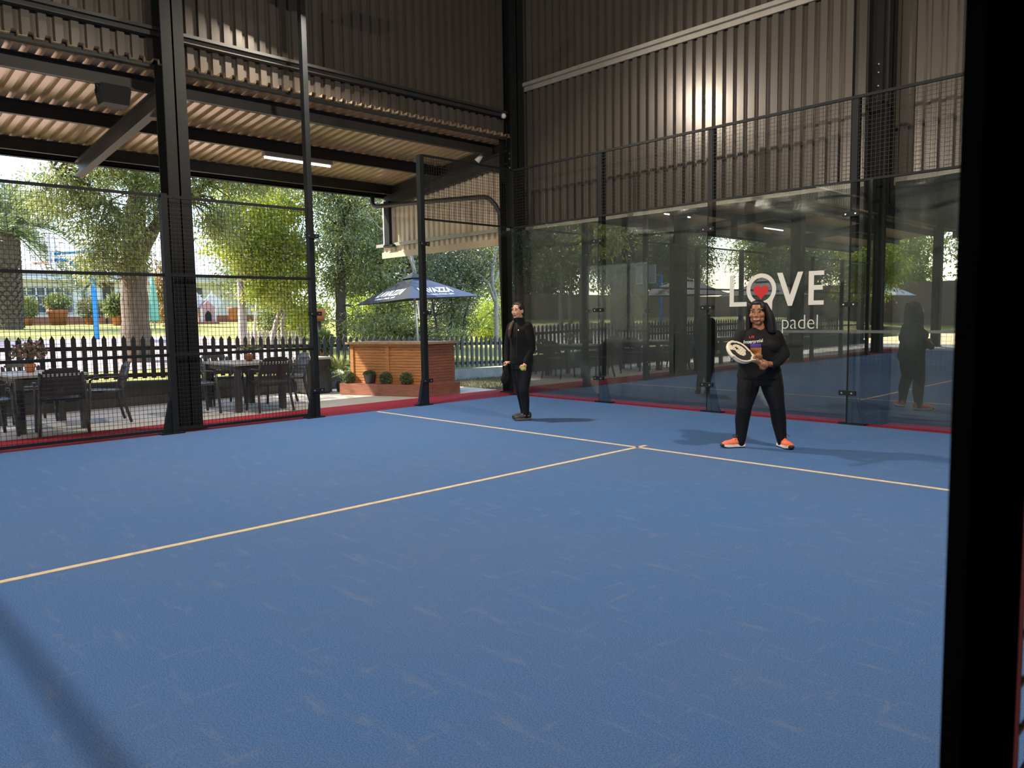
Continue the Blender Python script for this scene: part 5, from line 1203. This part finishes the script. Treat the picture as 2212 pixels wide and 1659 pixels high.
# ================= woman with the ball
t = thing('person', 'person in black fleece and leggings with long ponytail, holding a yellow ball', 'person', (2.5, -2.37, 0), CAMRZ)
B = Body(); hc = V3(.0, .01, 1.492)
H, Mx, sd, fw, up = face(B, t, hc, .62, .02, .98, M['skin_b'], M['hairb'], False, 'b')
B.chain([(.02, .03, 1.28), (.018, .03, 1.36), (.01, .02, 1.43)], [.07, .052, .052])
B.rings([(.04, .03, .74, .12, .13), (.04, .03, .88, .118, .135), (.035, .03, 1.05, .11, .13), (.03, .03, 1.18, .10, .12), (.025, .03, 1.25, .08, .09), (.02, .03, 1.31, .05, .06)])
aN = [(.125, -.05, 1.275), (.155, -.08, 1.12), (.168, -.07, 1.00), (.135, -.11, .90), (.098, -.14, .80)]     # near arm, picture right
aF = [(-.085, .12, 1.275), (-.125, .15, 1.12), (-.140, .14, 1.0), (-.152, .10, .90), (-.158, .06, .815)]
rB = [.054, .048, .043, .036, .027]
B.chain(aN, rB); B.chain(aF, rB)
ballc = V3(.052, -.185, .728)
# fingers round the ball
hd = V3(.078, -.155, .765); B.chain([aN[-1], hd], [.026, .028]); pdir = (hd - ballc).normalized(); e1_ = pdir.cross(V3(0, 0, 1)).normalized(); e2_ = pdir.cross(e1_)
B.ell(ballc + pdir * .046, (.034, .030, .026))
for k, (az, L_, R_) in enumerate(((-150, 1.0, .0092), (-118, 1.1, .0095), (-84, 1.05, .0092), (-52, .9, .0082), (60, .85, .0105))):
    a_ = math.radians(az); q = e1_ * math.cos(a_) + e2_ * math.sin(a_); pts = [ballc + (pdir * math.cos(f) + q * math.sin(f)) * (.033 + R_ * .85) for f in np.linspace(.45, .45 + 1.45 * L_, 6)]; B.chain(pts, [R_ * (1.08 - .05 * m_) for m_ in range(6)])
bagtop = V3(-.165, .045, .775); B.chain([aF[-1], bagtop + V3(.002, .01, .035)], [.026, .026]); grip(B, bagtop, V3(-.5, -.8, .0), V3(.3, -.1, .9), .012, 1, .92)
lN = [(.085, -.02, .78), (.078, -.035, .60), (.066, -.05, .43), (.080, -.01, .28), (.090, .0, .09)]
lF = [(-.01, .08, .78), (.0, .08, .60), (.012, .07, .43), (.045, .12, .28), (.062, .15, .10)]
rl = [.098, .084, .060, .056, .038]
B.chain(lN, rl); B.chain(lF, rl); B.chain([lN[-1], (.05, -.01, .04)], [.036, .022]); B.chain([lF[-1], (.02, .145, .04)], [.036, .022])
B.make('body', M['skin_b'], t, .004, 6)
B = Body()
B.rings([(.042, .03, .775, .152, .150), (.042, .03, .785, .156, .154), (.042, .03, .86, .158, .156), (.036, .03, 1.0, .145, .155), (.03, .03, 1.15, .143, .165), (.027, .03, 1.24, .13, .15), (.022, .03, 1.30, .095, .11), (.018, .028, 1.335, .080, .082), (.010, .02, 1.375, .080, .082), (.004, .012, 1.402, .074, .078)])
B.chain(aN, [.074, .068, .066, .056, .042]); B.chain(aF, [.070, .064, .060, .050, .040])
jk = B.make('jacket', M['jacket'], t, .0065, 5)
B = Body(); B.chain(lN, [q + .006 for q in rl]); B.chain(lF, [q + .006 for q in rl]); B.rings([(.04, .03, .70, .13, .13), (.04, .03, .80, .135, .14)]); B.chain([lN[-1], (.088, .0, .05)], [.045, .042]); B.chain([lF[-1], (.060, .15, .05)], [.045, .042]); B.ell((.09, .05, .77), (.095, .10, .10)); B.make('leggings', M['leggings'], t, .0065, 5)
bv2 = BVHTree.FromObject(jk, bpy.context.evaluated_depsgraph_get())
b = MB(); pts = []
for z in np.linspace(.82, 1.40, 24):
    h_ = bv2.ray_cast(Vector((-.022 + .02 * (z - 1), -2, z)), Vector((0, 1, 0)))
    if h_[0]: pts.append((h_[0].x, h_[0].y - .002, z))
b.tube(pts, .0035, 6); b.build('zip', M['blackr'], jk, world=False)
me = gridmesh('logo', -.004, .006, 1.225, 1.245, 3); drape(me, bv2, .003); me.materials.append(M['print']); link('logo', me, jk)
for hl, d, zz in (((.155, .02, 0), (-1, -.22, 0), 0), ((.135, .165, 0), (-1, -.10, 0), 0)):
    o, at = shoe(t, hl, d, M['blackr'], M['soled'], None, M['blackr'], .235)
    b = MB(); b.tube([at(.12, .040, .07), at(.30, .041, .062), at(.42, .040, .075)], .005, 6); b.tube([at(.18, .041, .052), at(.36, .041, .050)], .004, 6); b.tube([at(.12, -.040, .07), at(.30, -.041, .062), at(.42, -.040, .075)], .005, 6); tag(b.build('shoe_stripe', M['coral'], o, world=False), 'coral stripe')
B = Body(); hx = lambda a, b_, c, r: B.ell(H(a, b_, c), r, Mx)
hx(0, -.026, .040, (.080, .092, .088)); hx(0, -.004, .088, (.060, .064, .032)); hx(0, -.055, -.01, (.074, .062, .08)); hx(.060, -.012, .050, (.020, .066, .050)); hx(-.060, -.012, .050, (.020, .066, .050))
hx(0, -.112, .01, (.03, .03, .03))
B.make('hair', M['hairb'], t, .006, 9)
B = Body(); q0 = H(0, -.115, .0); B.chain([q0, q0 + V3(.005, .03, -.08), V3(.05, .13, 1.32), V3(.02, .16, 1.2)], [.026, .03, .032, .03])
B.chain([V3(-.045, .02, 1.36), V3(-.088, -.045, 1.31), V3(-.112, -.075, 1.24), V3(-.118, -.075, 1.16), V3(-.116, -.07, 1.11)], [.02, .026, .028, .022, .006])
tag(B.make('ponytail', M['hairtip'], t, .006, 4), 'brown ponytail over the shoulder')
bt = thing('tennis_ball', 'yellow ball held in the hand of the person in black fleece', 'ball', tuple(Vector((2.5, -2.37, 0)) + Matrix.Rotation(CAMRZ, 3, 'Z') @ ballc), CAMRZ)
b = MB(); b.ell((0, 0, 0), (.033,) * 3, 20, 14); b.build('felt', M['ballm'], bt, world=False)
b = MB(); b.tube([(.0335 * math.cos(q) * math.cos(.5 * math.sin(2 * q)), .0335 * math.sin(q) * math.cos(.5 * math.sin(2 * q)), .0335 * math.sin(.5 * math.sin(2 * q))) for q in np.linspace(0, 2 * PI, 40)], .0014, 5); b.build('seam', M['print'], bt, world=False)
bg_ = thing('racket_cover', 'black racket cover hanging from the other hand of the fleece wearer', 'bag', tuple(Vector((2.5, -2.37, 0)) + Matrix.Rotation(CAMRZ, 3, 'Z') @ bagtop), CAMRZ)
B = Body(); Mq = Matrix.Rotation(.25, 3, 'Y')
B.ell((-.012, .0, -.14), (.052, .022, .125), Mq); B.ell((-.022, .0, -.20), (.058, .024, .085), Mq); B.ell((.0, 0, -.05), (.03, .018, .05), Mq); B.make('cover', M['blackcloth'], bg_, .006, 4)
b = MB(); b.tube([(-.012, -.02, -.06), (-.012, -.012, -.01), (0, 0, .0), (.012, .012, -.01), (.012, .02, -.06)], .007, 8); b.build('handle', M['blackr'], bg_, world=False)
b = MB(); b.tube([(-.05, -.018, -.10), (-.035, -.026, -.16), (-.05, -.022, -.24)], .003, 6); b.build('zip', M['blackr'], bg_, world=False)
# ---------------------------------------------------------------- repeats share a group
GROUPS = {'patio_chair': 'plastic armchairs around the patio tables', 'patio_table': 'pale topped tables on the patio', 'fence_post': 'black posts of the court cage', 'mesh_panel': 'wire mesh panels of the court cage', 'glass_panel': 'glass panes of the court cage', 'steel_column': 'steel columns of the hall', 'roof_rafter': 'rafters of the patio roof', 'roof_purlin': 'purlins of the patio roof', 'girt_rail': 'girts of the wall cladding', 'tube_light': 'tube lights under the patio roof', 'floodlight': 'floodlights on the court masts', 'pvc_curtain': 'plastic curtains behind the back glass', 'picket_fence': 'black picket fences along the patio', 'garden_tree': 'far trees behind the garden', 'yard_tree': 'trees of the yard', 'slim_tree': 'slim trees before the brick wall', 'bush': 'bushes beyond the picket fence', 'date_palm': 'date palms in the garden', 'potted_plant': 'potted plants in the garden', 'flower_pot': 'empty terracotta pots in the garden', 'table_plant': 'plants on the patio tables', 'boxwood_ball': 'clipped boxwood balls on the bar plinth', 'market_umbrella': 'market umbrellas beyond the fence', 'basketball_goal': 'basketball goals in the yard', 'court_line': 'painted lines of the court', 'house': 'white house parts across the lawn'}
for o in bpy.data.objects:
    if o.parent is None and 'label' in o:
        k = o.name.split('.')[0]
        if k in GROUPS: o['group'] = GROUPS[k]
